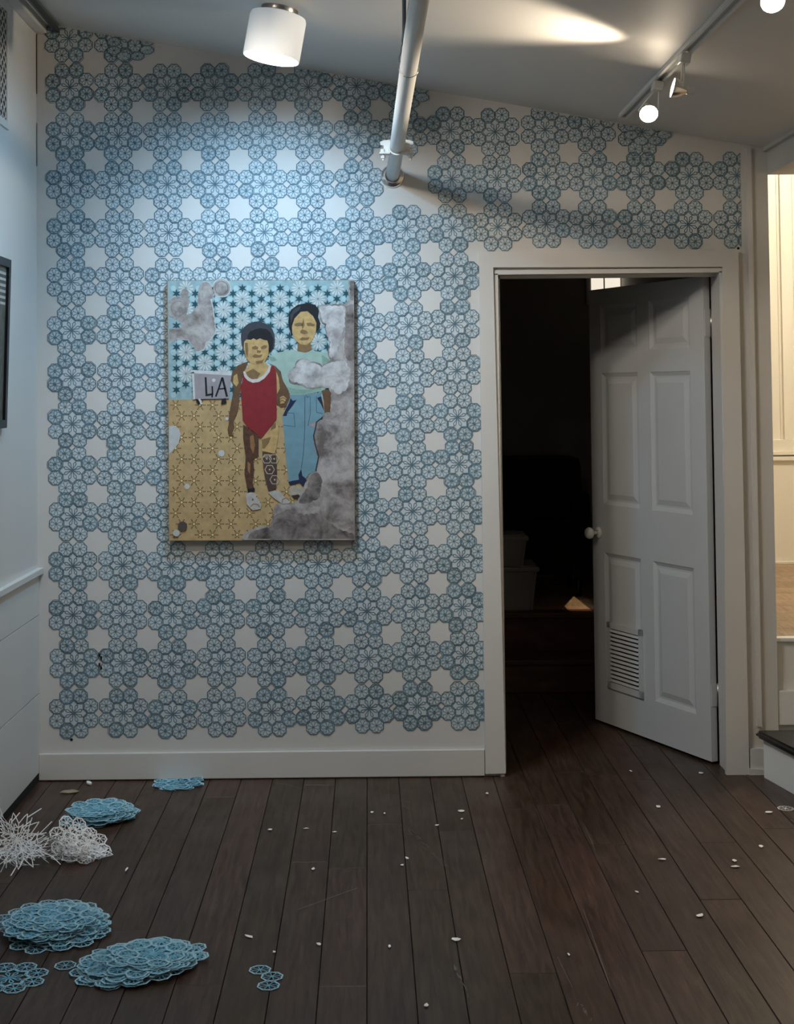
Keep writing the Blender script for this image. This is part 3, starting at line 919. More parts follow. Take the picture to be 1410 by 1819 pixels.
for r_, c_, px_, py_ in cells:
    ctr = W(px_ + rr.uniform(-1, 1), py_ + rr.uniform(-1, 1), -.0012)
    row = 'bottom row' if r_ == 13 else ORD[13 - r_] + ' row from the floor' if r_ >= 4 else {3: 'lowest row beside the door top', 2: 'row level with the pipe flange', 1: 'row just above the pipe clamp', 0: 'topmost full row', -1: 'corner row against the ceiling'}[r_]
    t = thing('lace_rosette', 'blue lace-cut paper rosette in the %s, %s from the left' % (row, ORD[c_]), 'paper rosette', ctr, 'blue paper rosettes pasted on the wall')
    t.rotation_euler = (math.pi / 2, 0, 0)
    tilt = rr.uniform(-.02, .02)
    t.rotation_euler.rotate_axis('Z', tilt)
    t.scale = (1.022, 1.022, 1)
    bpy.context.view_layer.update()
    zlim = zc(ctr.x) - ctr.z
    clip = zlim < 46 * U or c_ == 14
    edge = 1 if (c_ == 8 or (c_ == 0) or r_ == 13 or r_ <= 0) else 0
    pd = rr.random() * .30 + .06 + .22 * edge
    for k in range(9):
        me = FLOWER if k == 8 else (OCT_B if rr.random() < pd else OCT_A)
        loc = (0, 0, 0.0004 * (k % 2)) if k == 8 else (OC[k][0], OC[k][1], .0003 + .0005 * rr.random())
        if clip:
            # folded off where it meets the ceiling or the corner strip
            bm = bmesh.new(); bm.from_mesh(me)
            bmesh.ops.translate(bm, verts=bm.verts, vec=loc)
            inv = t.matrix_basis.inverted()
            cpt = inv @ Vector((ctr.x, ctr.y, zc(ctr.x) - .003))
            cnl = inv.to_3x3() @ Vector((-CS, 0, 1)).normalized()
            bmesh.ops.bisect_plane(bm, geom=list(bm.verts) + list(bm.edges) + list(bm.faces), plane_co=cpt, plane_no=cnl, clear_outer=True)
            if c_ == 14:
                bmesh.ops.bisect_plane(bm, geom=list(bm.verts) + list(bm.edges) + list(bm.faces), plane_co=inv @ Vector((xedge, 0, ctr.z)), plane_no=inv.to_3x3() @ Vector((1, 0, -.02)), clear_outer=True)
            if len(bm.faces) < 4:
                bm.free(); continue
            me2 = bpy.data.meshes.new('lace_cut'); bm.to_mesh(me2); bm.free()
            for m_ in me.materials:
                me2.materials.append(m_)
            o = bpy.data.objects.new('flower' if k == 8 else 'octagon', me2)
        else:
            o = bpy.data.objects.new('flower' if k == 8 else 'octagon', me)
            o.location = loc
            if k < 8:
                o.rotation_euler = (0, 0, rr.randint(0, 7) * math.pi / 4 + rr.uniform(-.03, .03))
        COL.objects.link(o)
        o.parent = t
# loose-paper bunches where rosettes meet the ceiling: an extra crumpled layer
for (px_, py_, lab) in ((232, 82, 'crumpled blue lace rosette bunched under the ceiling in the second column'),
                        (720, 166, 'crumpled blue lace rosette bunched behind the pipe under the ceiling'),
                        (1150, 232, 'crumpled blue lace rosette pressed under the ceiling below the track')):
    pp = W(px_, py_, -.004)
    bm = bmesh.new(); bm.from_mesh(OCT_B)
    allb = bmesh.new()
    me_t = bpy.data.meshes.new('crumpled_lace')
    q = P2()
    for a, b in OC[:8]:
        if b < .6 * RR:
            q.plate([(a + u * .97, b + v * .97) for u, v in OCT], 0, 1)
            octagon_lines(q, (a, b), 1.0, 0, .0008)
    me_t = q.mesh('crumpled_lace', [M['lace_line'], M['lace_dense']])
    bm.free(); allb.free()
    bm = bmesh.new(); bm.from_mesh(me_t)
    for v in bm.verts:
        v.co.y *= .62
        v.co.z += .0012 + .0012 * math.sin(v.co.x * 260) * math.cos(v.co.y * 300)
    lim = zc(pp.x) - pp.z - .004
    bmesh.ops.bisect_plane(bm, geom=list(bm.verts) + list(bm.edges) + list(bm.faces), plane_co=(0, lim, 0), plane_no=Vector((-CS, 1, 0)), clear_outer=True)
    bm.to_mesh(me_t); bm.free()
    o = bpy.data.objects.new('crumpled_rosette', me_t)
    COL.objects.link(o)
    o.location = pp
    o.rotation_euler = (math.pi / 2, 0, 0)
    tag(o, lab, 'paper rosette')

# ------------------------------------------------------------------ rosettes on the floor
def loose(mats, wk=1.0, keep=range(8), flower=True, bend=0.0, name='lace'):
    p = P2()
    for k in keep:
        octagon_lines(p, OC[k], wk, 0, 0, rim=1)
    if flower:
        flower_lines(p, wk, 0, 0)
    me = p.mesh(name, mats)
    if bend:
        for v in me.vertices:
            v.co.z += bend * ((v.co.x ** 2 + v.co.y ** 2) / .01) * (.6 + .4 * math.sin(3 * math.atan2(v.co.y, v.co.x)))
    return me
LM = [M['lace_floor'], M['lace_rim']]
LOOSE = [loose(LM, 1.4, bend=b) for b in (0.0, .004, -.003)]
rf_ = random.Random(5)
def drop(me, loc, rot, label, group=None, name='lace_rosette', cat='paper rosette', scale=1.0):
    o = bpy.data.objects.new(name, me)
    COL.objects.link(o)
    o.location = loc
    o.rotation_euler = rot
    o.scale = (scale, scale, 1)
    return tag(o, label, cat, group)
def heap(cpx, cpy, rx, ry, n, height, label, group, ang=0.0, spread=1.0):
    c = FL(cpx, cpy)
    for i in range(n):
        t_ = i / max(1, n - 1)
        k = math.sqrt(rf_.random()) * (1 - .55 * t_)
        a = rf_.uniform(0, 2 * math.pi)
        ox, oy = k * rx * math.cos(a), k * ry * math.sin(a)
        dx, dy = ox * math.cos(ang) - oy * math.sin(ang), ox * math.sin(ang) + oy * math.cos(ang)
        lean = .02 + .10 * t_ * rf_.random()
        top = i == n - 1
        drop(LOOSE[i % 3], (c.x + dx, c.y + dy, .003 + height * t_), (rf_.uniform(-lean, lean), rf_.uniform(-lean, lean), rf_.uniform(0, 6.28)), ('topmost ' if top else '') + label, group)
heap(92, 1650, .105, .10, 46, .036, 'blue lace paper rosette in the biggest heap, at the left edge of the floor', 'rosettes in the biggest blue heap')
heap(255, 1716, .115, .075, 40, .026, 'blue lace paper rosette in the spread-out heap nearest the viewer', 'rosettes in the nearest blue heap', .25)
heap(180, 1452, .055, .07, 30, .034, 'blue lace paper rosette in the neat stack near the baseboard', 'rosettes in the neat blue stack')
heap(315, 1392, .010, .006, 4, .003, 'blue lace paper rosette lying flat against the baseboard', 'flat rosettes at the baseboard')
c = FL(17, 1738)
drop(LOOSE[0], (c.x, c.y, .002), (0, 0, .02), 'single blue lace rosette lying open at the lower left corner')
c = FL(455, 1742)
drop(loose(LM, 1.2, (0, 1, 7), False), (c.x - .03, c.y, .002), (0, 0, -.1), 'torn blue lace scrap of three octagons lying apart on the floor', None, 'lace_scrap')
c = FL(119, 1719)
drop(loose(LM, 1.1, (0,), False), (c.x - RR, c.y - .02, .002), (0, 0, .05), 'single torn octagon of blue lace between two rosettes', None, 'lace_scrap')
c = FL(1399, 1438)
drop(loose([M['lace_white'], M['lace_white']], .9, (0,), False), (c.x - RR, c.y - .02, .002), (0, 0, 0), 'thin white paper octagon outline at the right edge of the floor', None, 'lace_scrap')

# white lace sheets, standing crumpled
WM = [M['lace_white'], M['lace_white']]
def crumple(me, amp, ph):
    for v in me.vertices:
        v.co.z += amp * (math.sin(v.co.x * 38 + ph) * math.cos(v.co.y * 33 - ph)) + amp * 2.2 * max(0, v.co.y) / .1 * (1 if ph > 1 else .4)
    return me
c = FL(136, 1524)
for i, (dx, dy, z, rx, ry, rz) in enumerate(((.0, .0, .004, .04, .0, .2), (.01, .02, .010, .18, .1, .9), (-.015, .03, .034, .72, .15, .5), (.03, .03, .022, .50, -.25, 1.4), (-.03, .015, .016, .4, .3, 2.2), (.035, -.01, .008, .10, -.10, 2.9))):
    drop(crumple(loose(WM, 1.2), .008, i * 1.3), (c.x + dx, c.y + dy, z + .012), (rx, ry, rz), 'white lace paper rosette in the crumpled pile beside the upright lattice', 'crumpled white rosettes', scale=.86)
def lattice(seed):
    """star lattice of straight paper strips with loose ends"""
    r_ = random.Random(seed)
    p = P2()
    w_ = .0030
    for k in range(12):
        a = k * math.pi / 6
        p.ribbon([(0, 0), pol(.050, a)], w_, 0)
        p.ribbon([pol(.050, a), pol(.078, a + .2)], w_, 0)
        p.ribbon([pol(.050, a), pol(.078, a - .2)], w_, 0)
        p.ribbon([pol(.034, a), pol(.050, a + math.pi / 12 * .9), pol(.034, a + math.pi / 6)], w_, 0)
        p.ribbon([pol(.078, a + .2), pol(.090, a + math.pi / 12), pol(.078, a + math.pi / 6 - .2)], w_, 0)
        if r_.random() < .75:
            p.ribbon([pol(.078, a + .2), pol(.135, a + r_.uniform(.0, .3))], w_ * 1.1, 0)
    me = p.mesh('lattice', [M['lace_white']])
    for v in me.vertices:
        v.co.z += .012 * math.sin(v.co.x * 30 + seed) + .010 * math.cos(v.co.y * 36 + seed * 2)
    return me
c = FL(28, 1536)
for i, (dx, dy, z, rx, ry, rz) in enumerate(((0, .02, .060, .85, .05, .1), (-.03, .05, .060, .75, .3, .7), (.02, .00, .040, .45, -.2, .3), (.05, .04, .030, .20, .15, 1.0), (-.04, -.02, .028, .18, .1, 1.7))):
    drop(lattice(i + 2), (c.x + dx, c.y + dy, z + .014), (rx, ry, rz), 'white paper star lattice with loose strip ends, propped in the tangle at the left edge', 'white star lattices', 'paper_lattice', 'paper cutout')

# chips and paper scraps
def scrap(px, py, wd, ht, rot, m, name, label, cat, group=None, th=.0012):
    c_ = FL(px, py)
    bm = bmesh.new()
    n = 6
    pts = []
    for k in range(n):
        a = 2 * math.pi * k / n + .3
        j = rf_.uniform(.75, 1.1)
        pts.append(Vector((wd / 2 * math.cos(a) * j, ht / 2 * math.sin(a) * j, .0015 + rf_.uniform(0, .003))))
    add_prism(bm, pts, Vector((0, 0, th)))
    o = from_bm(name, bm, m)
    o.location = c_
    o.rotation_euler = (0, 0, rot)
    return tag(o, label, cat, group)
scrap(125, 1408, .078, .045, .1, M['tan_chip'], 'wood_chip', 'flat tan chip on the floor near the left corner', 'chip', th=.003)
scrap(158, 1393, .022, .05, .5, M['scrap'], 'paper_scrap', 'small upright white paper curl near the left corner', 'paper scrap', th=.006)
for px_, py_, wd, ht, rot in ((819, 1442, 13, 9, .1), (865, 1411, 6, 8, 0), (723, 1526, 6, 10, .4), (810, 1671, 18, 8, -.1), (757, 1788, 10, 10, 0), (566, 1679, 7, 9, .5),
                              (692, 1683, 6, 8, 0), (480, 1475, 9, 8, 0), (442, 1665, 9, 14, .9), (487, 1693, 6, 7, 0), (225, 1546, 4, 16, 0), (1169, 1434, 8, 8, .2),
                              (1304, 1530, 9, 9, 0), (1306, 1541, 18, 6, 0), (1243, 1628, 14, 12, -.5), (1176, 1528, 17, 6, -.1), (1365, 1444, 15, 8, -.3), (1352, 1505, 9, 6, 0),
                              (1131, 1586, 6, 7, .4), (1010, 1697, 5, 8, 0), (661, 1444, 6, 6, 0), (683, 1446, 4, 6, 0), (543, 1473, 11, 4, 0), (594, 1479, 9, 4, 0),
                              (776, 1467, 9, 5, 0), (556, 1545, 7, 7, 0), (714, 1538, 6, 6, 0), (1120, 1371, 5, 6, 0), (1245, 1374, 8, 8, 0), (820, 1456, 5, 6, 0), (28, 1390, 4, 6, 0)):
    s_ = (py_ - 692) / HC
    scrap(px_, py_, wd / s_, ht * 1.6 / s_, rot, M['scrap'], 'paper_scrap', 'tiny white paper sliver lying on the dark floorboards', 'paper scrap', 'paper slivers on the floor')
# scratches and scuffs in the floor varnish
def scratch(pts, wpx):
    q = P2()
    ws = [FL(*a) for a in pts]
    q.ribbon([(a.x, a.y) for a in ws], wpx / 560, .0006)
    o = link('scratch', q.mesh('scratch', [M['scuff']]), None, floor)
scratch([(529, 1616), (560, 1605), (600, 1590), (634, 1578)], 1.6)
scratch([(484, 1389), (510, 1394), (537, 1401)], 1.3)
scratch([(300, 1383), (315, 1390)], 1.0)
for _ in range(16):
    t_ = rf_.random()
    x_, y_ = 718 + 74 * t_ + rf_.uniform(-5, 5), 1474 + 66 * t_ ** 1.3 + rf_.uniform(-5, 5)
    scratch([(x_, y_), (x_ + rf_.uniform(3, 9), y_ + rf_.uniform(2, 8))], rf_.uniform(.6, 1.6))
for _ in range(10):
    x_, y_ = 702 + rf_.uniform(0, 28), 1422 + rf_.uniform(0, 14)
    scratch([(x_, y_), (x_ + rf_.uniform(2, 9), y_ + rf_.uniform(-3, 6))], rf_.uniform(.6, 1.3))
for _ in range(10):
    t_ = rf_.random()
    x_, y_ = 803 + 26 * t_ + rf_.uniform(-3, 3), 1705 + 62 * t_
    scratch([(x_, y_), (x_ + rf_.uniform(0, 5), y_ + rf_.uniform(3, 9))], rf_.uniform(.6, 1.8))
for _ in range(10):
    t_ = rf_.random()
    x_, y_ = 1026 + 26 * t_ + rf_.uniform(-3, 3), 1776 + 36 * t_
    scratch([(x_, y_), (x_ + rf_.uniform(-2, 5), y_ + rf_.uniform(3, 7))], rf_.uniform(.6, 1.6))
for x0_, y0_, x1_, y1_ in ((1036, 1616, 1085, 1757), (1040, 1470, 1057, 1512), (990, 1700, 1016, 1754)):
    scratch([(x0_, y0_), (x1_, y1_)], .7)

# ================================================================== THE PAINTING
YP = -0.040
pt = thing('painting', 'mixed-media painting of two children walking, a red swimsuit and blue jeans', 'painting', W(465, 960, YP))
layer = [0]
def paint(name, polys, m, part=None, join=False):
    """flat paper and paint layers on the canvas, outlines in picture pixels; each patch a part (or a sub-part of part)"""
    layer[0] += 1
    y_ = YP - .00012 * layer[0] - .0008
    out = []
    for grp in ([polys] if join else [[q] for q in polys]):
        bm = bmesh.new()
        for pl_ in grp:
            bm.faces.new([bm.verts.new(W(a, b, YP) + Vector((0, y_ - YP, 0))) for a, b in pl_])
        for f in bm.faces:
            f.normal_update()
            if f.normal.y > 0:
                f.normal_flip()
        me = bpy.data.meshes.new(name)
        bm.to_mesh(me); bm.free()
        o = link(name, me, m)
        if part is not None:
            sub(part, o)
        else:
            adopt(pt, o)
        if join:
            o['kind'] = 'stuff'
        out.append(o)
    return out[0]
def bumpy(poly, step=7, amp=2.2, seed=1):
    """billowing outline"""
    r_ = random.Random(seed)
    out = []
    n = len(poly)
    for i in range(n):
        a, b = Vector(poly[i]), Vector(poly[(i + 1) % n])
        d = b - a
        if d.length > 60:
            out.append(tuple(a)); continue
        k = max(1, int(d.length / step))
        nn = Vector((d.y, -d.x)).normalized()
        for j in range(k):
            h_ = r_.uniform(.4, 1) * amp
            for t_ in (0, .25, .5, .75):
                q = a + d * ((j + t_) / k) + nn * (math.sin(math.pi * t_) * h_)
                out.append((min(max(q.x, 300), 629.5), min(max(q.y, 499), 959)))
    return out
def pm(name, r, g, b, n=(60, .12), k=.84, rough=.8):
    return mat('paint_' + name, rgb(r, g, b, k), rough, noise=n)
def circ(cx, cy, r, n=12, a0=0):
    return [(cx + r * math.cos(a0 + 2 * math.pi * i / n), cy + r * math.sin(a0 + 2 * math.pi * i / n)) for i in range(n)]
def stroke(pts, wd):
    q = P2(); q.ribbon(pts, wd)
    return [[q.v[i][:2] for i in f] for f in q.f]
fr = [W(297, 498, YP), W(629, 497, YP), W(631, 959.5, YP), W(300, 961, YP)]
cv = prism('canvas', fr, (0, .034, 0), pm('linen', 150, 135, 115, (30, .15)))
adopt(pt, cv)
paint('tile_ground', [[(298, 499), (628.5, 498), (629.5, 712), (299.5, 712)]], pm('tile', 150, 176, 180))
paint('sand_ground', [[(299.5, 710), (629.5, 710), (630.5, 959), (300.5, 960)]], pm('sand', 176, 148, 104, (35, .12), k=1.0))
# daisy, star and circle lattice
daisy, dcore, stars, dots = [], [], [], []
DX, DY = 33.5, 38.0
for i in range(-1, 10):
    for j in range(-1, 8):
        cx, cy = 397.1 + (i - 3) * DX, 550 + (j - 1) * DY + (DY / 2 if (i - 3) % 2 else 0)
        if 306 < cx < 616 and 503 < cy < 700:
            for k in range(12):
                a = k * math.pi / 6 + .13
                daisy.append([pol(1.5, a, (cx, cy)), pol(9.5, a - .17, (cx, cy)), pol(12.8, a - .11, (cx, cy)), pol(13.8, a, (cx, cy)), pol(12.8, a + .11, (cx, cy)), pol(9.5, a + .17, (cx, cy))])
            dcore += [circ(cx, cy, 1.5, 6)]
        for ox, oy in ((0, DY / 2), (DX / 2, DY / 4), (DX / 2, -DY / 4)):
            sx_, sy_ = cx + ox, cy + oy
            if 303 < sx_ < 622 and 503 < sy_ < 703:
                stars.append([pol(8.4 if q % 2 == 0 else 3.4, math.pi / 2 + q * math.pi / 6, (sx_, sy_)) for q in range(12)])
        for ox, oy in ((DX / 3, DY / 2), (-DX / 3, DY / 2)):
            if 304 < cx + ox < 622 and 503 < cy + oy < 703:
                dots.append(circ(cx + ox, cy + oy, 5.0, 10))
paint('circle_pattern', dots, pm('aqua', 172, 200, 204), join=True)
paint('daisy_pattern', daisy, pm('daisy', 208, 208, 204), join=True)
paint('daisy_core_pattern', dcore, pm('rose', 150, 120, 120), join=True)
paint('star_pattern', stars, pm('teal', 24, 66, 74, k=1.1), join=True)
# sand pattern: rhinestone pairs with small dots
rings_, gems, dts = [], [], []
for row in range(0, 14):
    y_ = 719.5 + row * 19.2
    off = 0 if row % 2 == 1 else 33.0
    for n_ in range(-1, 6):
        for q in (0, 22.0):
            x_ = 322.6 + off + n_ * 65.7 + q - (65.7 if row % 2 == 0 else 0)
            if 304 < x_ < 560 and y_ < 955:
                rings_.append(circ(x_, y_, 3.5, 10)); gems.append(circ(x_, y_, 2.4, 8))
                for k in range(6):
                    a = k * math.pi / 3
                    for rd in (5.8, 8.6):
                        p_ = pol(rd, a, (x_, y_))
                        if 302 < p_[0] < 626 and p_[1] < 957:
                            dts.append(circ(p_[0], p_[1], 1.25, 6))
paint('dot_pattern', dts, pm('umber', 116, 96, 64), join=True)
paint('ring_pattern', rings_, pm('olive', 92, 74, 40), join=True)
paint('rhinestones', gems, mat('rhinestone', rgb(214, 190, 130, 1.2), .2, .2), join=True)
def smoke(name, dark, light, sc):
    m = bpy.data.materials.new(name); m.use_nodes = True
    N, L = m.node_tree.nodes, m.node_tree.links
    b = N['Principled BSDF']; b.inputs['Roughness'].default_value = .8
    tc = N.new('ShaderNodeTexCoord')
    n1 = N.new('ShaderNodeTexNoise'); n1.inputs['Scale'].default_value = sc; n1.inputs['Detail'].default_value = 9; n1.inputs['Roughness'].default_value = .68; n1.inputs['Distortion'].default_value = .25
    L.new(tc.outputs['Object'], n1.inputs['Vector'])
    cr = N.new('ShaderNodeValToRGB')
    cr.color_ramp.elements[0].position = .36; cr.color_ramp.elements[0].color = dark
    cr.color_ramp.elements[1].position = .62; cr.color_ramp.elements[1].color = light
    L.new(n1.outputs['Fac'], cr.inputs[0]); L.new(cr.outputs[0], b.inputs['Base Color'])
    return m
SM = smoke('paint_smoke', rgb(98, 88, 84), rgb(172, 164, 160), 12)
SM2 = smoke('paint_cloud', rgb(140, 132, 130), rgb(200, 196, 194), 16)
SMD = smoke('paint_dark_smoke', rgb(66, 58, 54), rgb(140, 130, 126), 14)
PALE = mat('paint_pale_rim', rgb(186, 186, 184, .95), .8, noise=(40, .1))
sm_l = [(301, 533), (312, 527), (322, 529), (322, 519), (326, 513), (334, 516), (335, 537), (331, 560), (342, 556), (351, 544), (352, 529), (353, 511), (360, 502), (371, 503), (377, 513), (379, 526), (373, 532), (377, 545), (379, 562), (382, 589), (375, 600), (365, 608), (362, 620), (349, 624), (343, 614), (335, 603), (316, 601), (301, 609), (300, 585), (320, 583), (324, 575), (310, 564), (301, 562)]
cx_ = sum(a for a, b in sm_l) / len(sm_l); cy_ = sum(b for a, b in sm_l) / len(sm_l)
paint('smoke_rim', [[(cx_ + (a - cx_) * 1.06 if a > 304 else a, cy_ + (b - cy_) * 1.04) for a, b in sm_l], circ(393.5, 511.5, 17, 20)], PALE)
paint('smoke_patch', [bumpy(sm_l, 9, 1.6), circ(393.5, 511.5, 15, 20)], SM)
paint('smoke_rings', stroke([pol(11.5, i * math.pi / 8, (393.5, 511.5)) for i in range(17)], 1) + stroke([pol(13, i * math.pi / 8, (317, 548)) for i in range(17)], 1), SMD, join=True)
paint('smoke_patch', [[(300, 757), (310, 756), (318, 762), (321, 772), (317, 788), (309, 798), (300, 808)], circ(393, 805, 6, 9), circ(403, 744, 3, 8), circ(332, 864, 5, 9)], PALE)
sm_r = [(619, 499), (628.5, 499), (630, 959), (432, 959.5), (431.5, 952), (440, 944), (451.5, 939), (468, 934), (481, 936), (486, 914), (487, 903), (496, 893), (515, 894), (528.5, 891), (540, 866), (546, 853), (551.5, 841.5), (563, 837), (565, 811), (558, 791), (556, 777), (560, 759), (549, 755), (560, 750), (573, 745), (578, 733), (587, 733), (589, 699), (584, 689), (571, 687), (551, 690), (537, 684), (516, 680), (511, 664), (524, 651), (528.5, 640), (544, 637), (551.5, 643), (563, 644), (573, 651), (587, 640), (582, 626), (586, 608), (578.5, 590), (577, 576), (570, 571), (567, 554), (566, 543), (589, 541), (611, 540), (622, 533), (618.5, 520)]
# figures first where smoke overlaps them
SK = pm('skin', 196, 160, 104, (50, .2)); SKD = pm('skin_shade', 132, 102, 66); BR = pm('brown', 104, 74, 48, (50, .2)); BRD = pm('dark_brown', 88, 54, 36, (70, .35)); HK = pm('black_hair', 16, 16, 20, k=1.0); HG = pm('hair_sheen', 52, 53, 60, k=1.0)
PT_boy_shirt = paint('boy_shirt', [[(521.5, 621), (528.6, 624), (541.5, 626.5), (556, 623), (581.5, 627), (587, 639), (571.5, 651.5), (586, 686), (571.5, 694.5), (540, 701), (517, 701.6), (504, 686), (498.6, 660), (488.6, 650), (475.7, 644.4), (478.6, 631.5), (495.7, 625.8)]], pm('mint', 164, 186, 174, (30, .1)))
paint('boy_shirt_folds', [[(505, 686), (513, 688), (530, 692), (556, 692), (571, 688), (570, 693), (540, 700), (518, 700.5)], [(478, 633), (487, 634), (492, 640), (482, 643)], [(571, 630), (586, 639), (573, 650)]], pm('mint_shade', 136, 166, 150), part=PT_boy_shirt)
paint('boy_neck', [[(529, 609), (551.5, 610), (554, 621), (542, 626.5), (528, 623)]], SKD)
PT_boy_hair = paint('boy_hair', [[(517, 596), (512, 573), (513, 560), (517, 550), (528.6, 541.5), (545.8, 538), (560, 541.5), (566.5, 551.5), (565, 564), (569, 574), (568, 583), (562, 588), (545, 575)]], HK)
paint('boy_hair_sheen', [[(515, 560), (522, 549), (534, 543), (532, 550), (522, 558), (517, 574)]], HG, part=PT_boy_hair)
PT_boy_face = paint('boy_face', [[(518.6, 579), (523, 566), (534, 554), (546, 553), (556, 561.5), (562, 574), (561, 590), (554, 606), (544, 613), (534, 611.5), (524, 604), (519, 591.5)]], SK)
paint('boy_features', [[(523, 575), (531, 573), (538, 574), (537, 579), (528, 580), (523, 579)], [(544, 574), (551, 573), (560, 577), (556, 580), (546, 579)], [(533, 588), (537, 585), (545, 588), (547, 592), (540, 594), (534, 592)], [(531, 603), (537, 599), (543, 600), (550, 599), (547, 604), (537, 605)], [(539, 565), (541, 578), (537, 586), (536, 578)]], SKD, part=PT_boy_face)
PT_boy_jeans = paint('boy_jeans', [[(515, 702), (540, 701), (570, 697), (573, 716), (577, 737), (573, 739), (561, 751.5), (557, 773), (560, 789), (566, 811.5), (560, 837), (548.6, 842), (541.5, 853), (531.5, 857), (513, 856), (509, 827), (505, 777), (501.5, 740), (508.6, 723)]], pm('denim', 116, 152, 164, (25, .1)))
paint('boy_jeans_lines', stroke([(541.5, 704), (541.5, 757), (539, 805), (535, 833)], .9) + stroke([(551, 704), (551, 735), (547, 757)], .8) + stroke([(509, 733), (522, 734), (524, 758), (503, 755)], .8) + stroke([(562, 704), (562, 732), (574, 735)], .8) + stroke([(543, 702), (546, 706), (549, 703)], .8), pm('indigo_line', 40, 62, 78, k=1), join=True, part=PT_boy_jeans)
paint('boy_jeans_shade', [[(502, 739), (508, 726), (514, 715), (516, 707), (520, 712), (527, 710), (519, 722), (511, 732), (509, 739)], [(570, 704), (573, 715), (576, 731), (570, 718), (563, 707)], [(512, 856), (519, 854), (531, 852), (530, 843), (535, 833), (537, 845), (543, 850), (545, 858), (538, 864), (532, 858), (515, 862)]], pm('navy', 24, 30, 62, k=1), part=PT_boy_jeans)
paint('boy_arm', [[(571, 694), (578, 693), (586, 691.5), (588.7, 698), (586.5, 733), (576.5, 735), (575, 712)]], BR)
PT_boy_shoe = paint('boy_shoe', [[(513.6, 867), (520, 863), (534, 863.7), (540, 872), (531.5, 888), (521.5, 884), (515, 879)]], pm('shoe', 176, 166, 150))
paint('boy_shoe_sole', [[(518, 880), (530, 878), (536, 884), (530, 888), (521, 885)]], pm('sole', 50, 36, 32, k=1), part=PT_boy_shoe)
# smoke on the right covers the boy
PT_smoke_field = paint('smoke_field', [bumpy(sm_r, 8, 1.8)], SM)
paint('smoke_cloud', [bumpy(q_, 8, 2.4, 3) for q_ in [[(513, 664), (525, 653), (530, 642), (544, 639), (551, 645), (563, 647), (572, 653), (585, 645), (612, 640), (622, 660), (616, 690), (600, 700), (586, 686), (571, 684), (551, 687), (537, 681), (518, 677)], [(568, 545), (590, 544), (612, 545), (612, 575), (604, 600), (596, 625), (588, 636), (585, 626), (588, 608), (581, 590), (580, 575), (572, 568)]]], SM2, part=PT_smoke_field)
paint('smoke_shadow', [bumpy(q_, 8, 2.2, 4) for q_ in [[(616, 545), (628, 540), (629, 640), (617, 640), (612, 620), (614, 590)], [(552, 843), (564, 839), (572, 852), (566, 884), (546, 893), (531, 893), (536, 882), (546, 866)], [(490, 915), (512, 905), (540, 915), (566, 912), (600, 940), (629, 950), (629, 957), (440, 957), (448, 945), (470, 938), (486, 938)], [(621, 500), (628, 500), (628, 532), (624, 534)]]], SMD, part=PT_smoke_field)
paint('smoke_edge', stroke([(573, 741), (562, 750), (561, 758), (557, 774), (560, 790), (566, 811), (561, 836)], 2.2), pm('burnt', 46, 44, 50, k=1), join=True, part=PT_smoke_field)
# girl
PT_girl_arm = paint('girl_arm', [[(441.5, 641.5), (423, 648.7), (413, 660), (410, 673), (416, 688), (407, 735), (406.5, 751.5), (404.4, 763), (407, 774), (416, 775), (412, 769), (416.5, 758.6), (415, 748.6), (423, 728.6), (427, 691.6), (429, 677), (434, 660)], [(488.6, 650), (497, 658.7), (503, 677), (513, 694.5), (515, 706), (508.6, 721.6), (498.6, 723), (489, 714.5), (489, 673)]], BR)
paint('girl_arm_light', [[(415, 668), (421, 664), (424, 680), (420, 687), (414, 680)], [(491, 660), (495, 672), (497, 690), (492, 700)], [(497, 706), (503, 703), (509, 708), (505, 716), (498, 718)]], SK, part=PT_girl_arm)
paint('girl_fist_lines', stroke([(497, 709), (503, 706), (510, 711)], 1.1) + stroke([(495, 714), (502, 711), (508, 716)], 1.1) + stroke([(496, 719), (502, 717), (506, 720)], 1.1), BRD, join=True, part=PT_girl_arm)
PT_girl_leg = paint('girl_leg', [[(432, 754), (441.5, 760.7), (459.4, 775.8), (459.4, 810), (450, 816), (451.6, 834.4), (448.7, 857), (451, 867), (440, 871.5), (434.4, 841.5), (436.5, 811.5), (432, 777)]], BRD)
paint('girl_leg_light', [[(444, 775), (450, 772), (453, 790), (450, 806), (445, 795)], [(440, 820), (445, 824), (444, 842), (440, 836)]], pm('leg_light', 150, 106, 66), part=PT_girl_leg)
PT_girl_leg = paint('girl_leg', [[(490.7, 747), (495.7, 763), (491, 794), (488, 806), (466, 801), (463, 781), (477, 764)]], SK)
paint('girl_leg_shade', [[(465, 781), (481, 776), (478, 786), (470, 797), (466, 797)], [(484, 754), (490, 750), (490, 760), (480, 765)]], SKD, part=PT_girl_leg)
paint('girl_leg_pattern', [[(466, 803), (490, 806), (492, 840), (490, 868), (477, 872), (471, 850), (468, 830)]], pm('cocoa', 74, 54, 46, (20, .2), k=1), part=PT_girl_leg)
tri = []
for k_, (hx, hy) in enumerate(((479, 834), (488, 852), (487, 815), (474, 815))):
    tri += stroke([pol(8.5, i * math.pi / 3, (hx, hy)) for i in range(7)], 1.1)
    tri += [circ(hx, hy, 1.6, 7)]
tri += [[pol(1, a_, (474, 806)), pol(8, a_ - .1, (474, 806)), pol(8, a_ + .1, (474, 806))] for a_ in (.3, .8, 1.3, 1.8, 2.3)]
paint('girl_leg_tracery', tri, pm('bone', 196, 184, 164), join=True, part=PT_girl_leg)
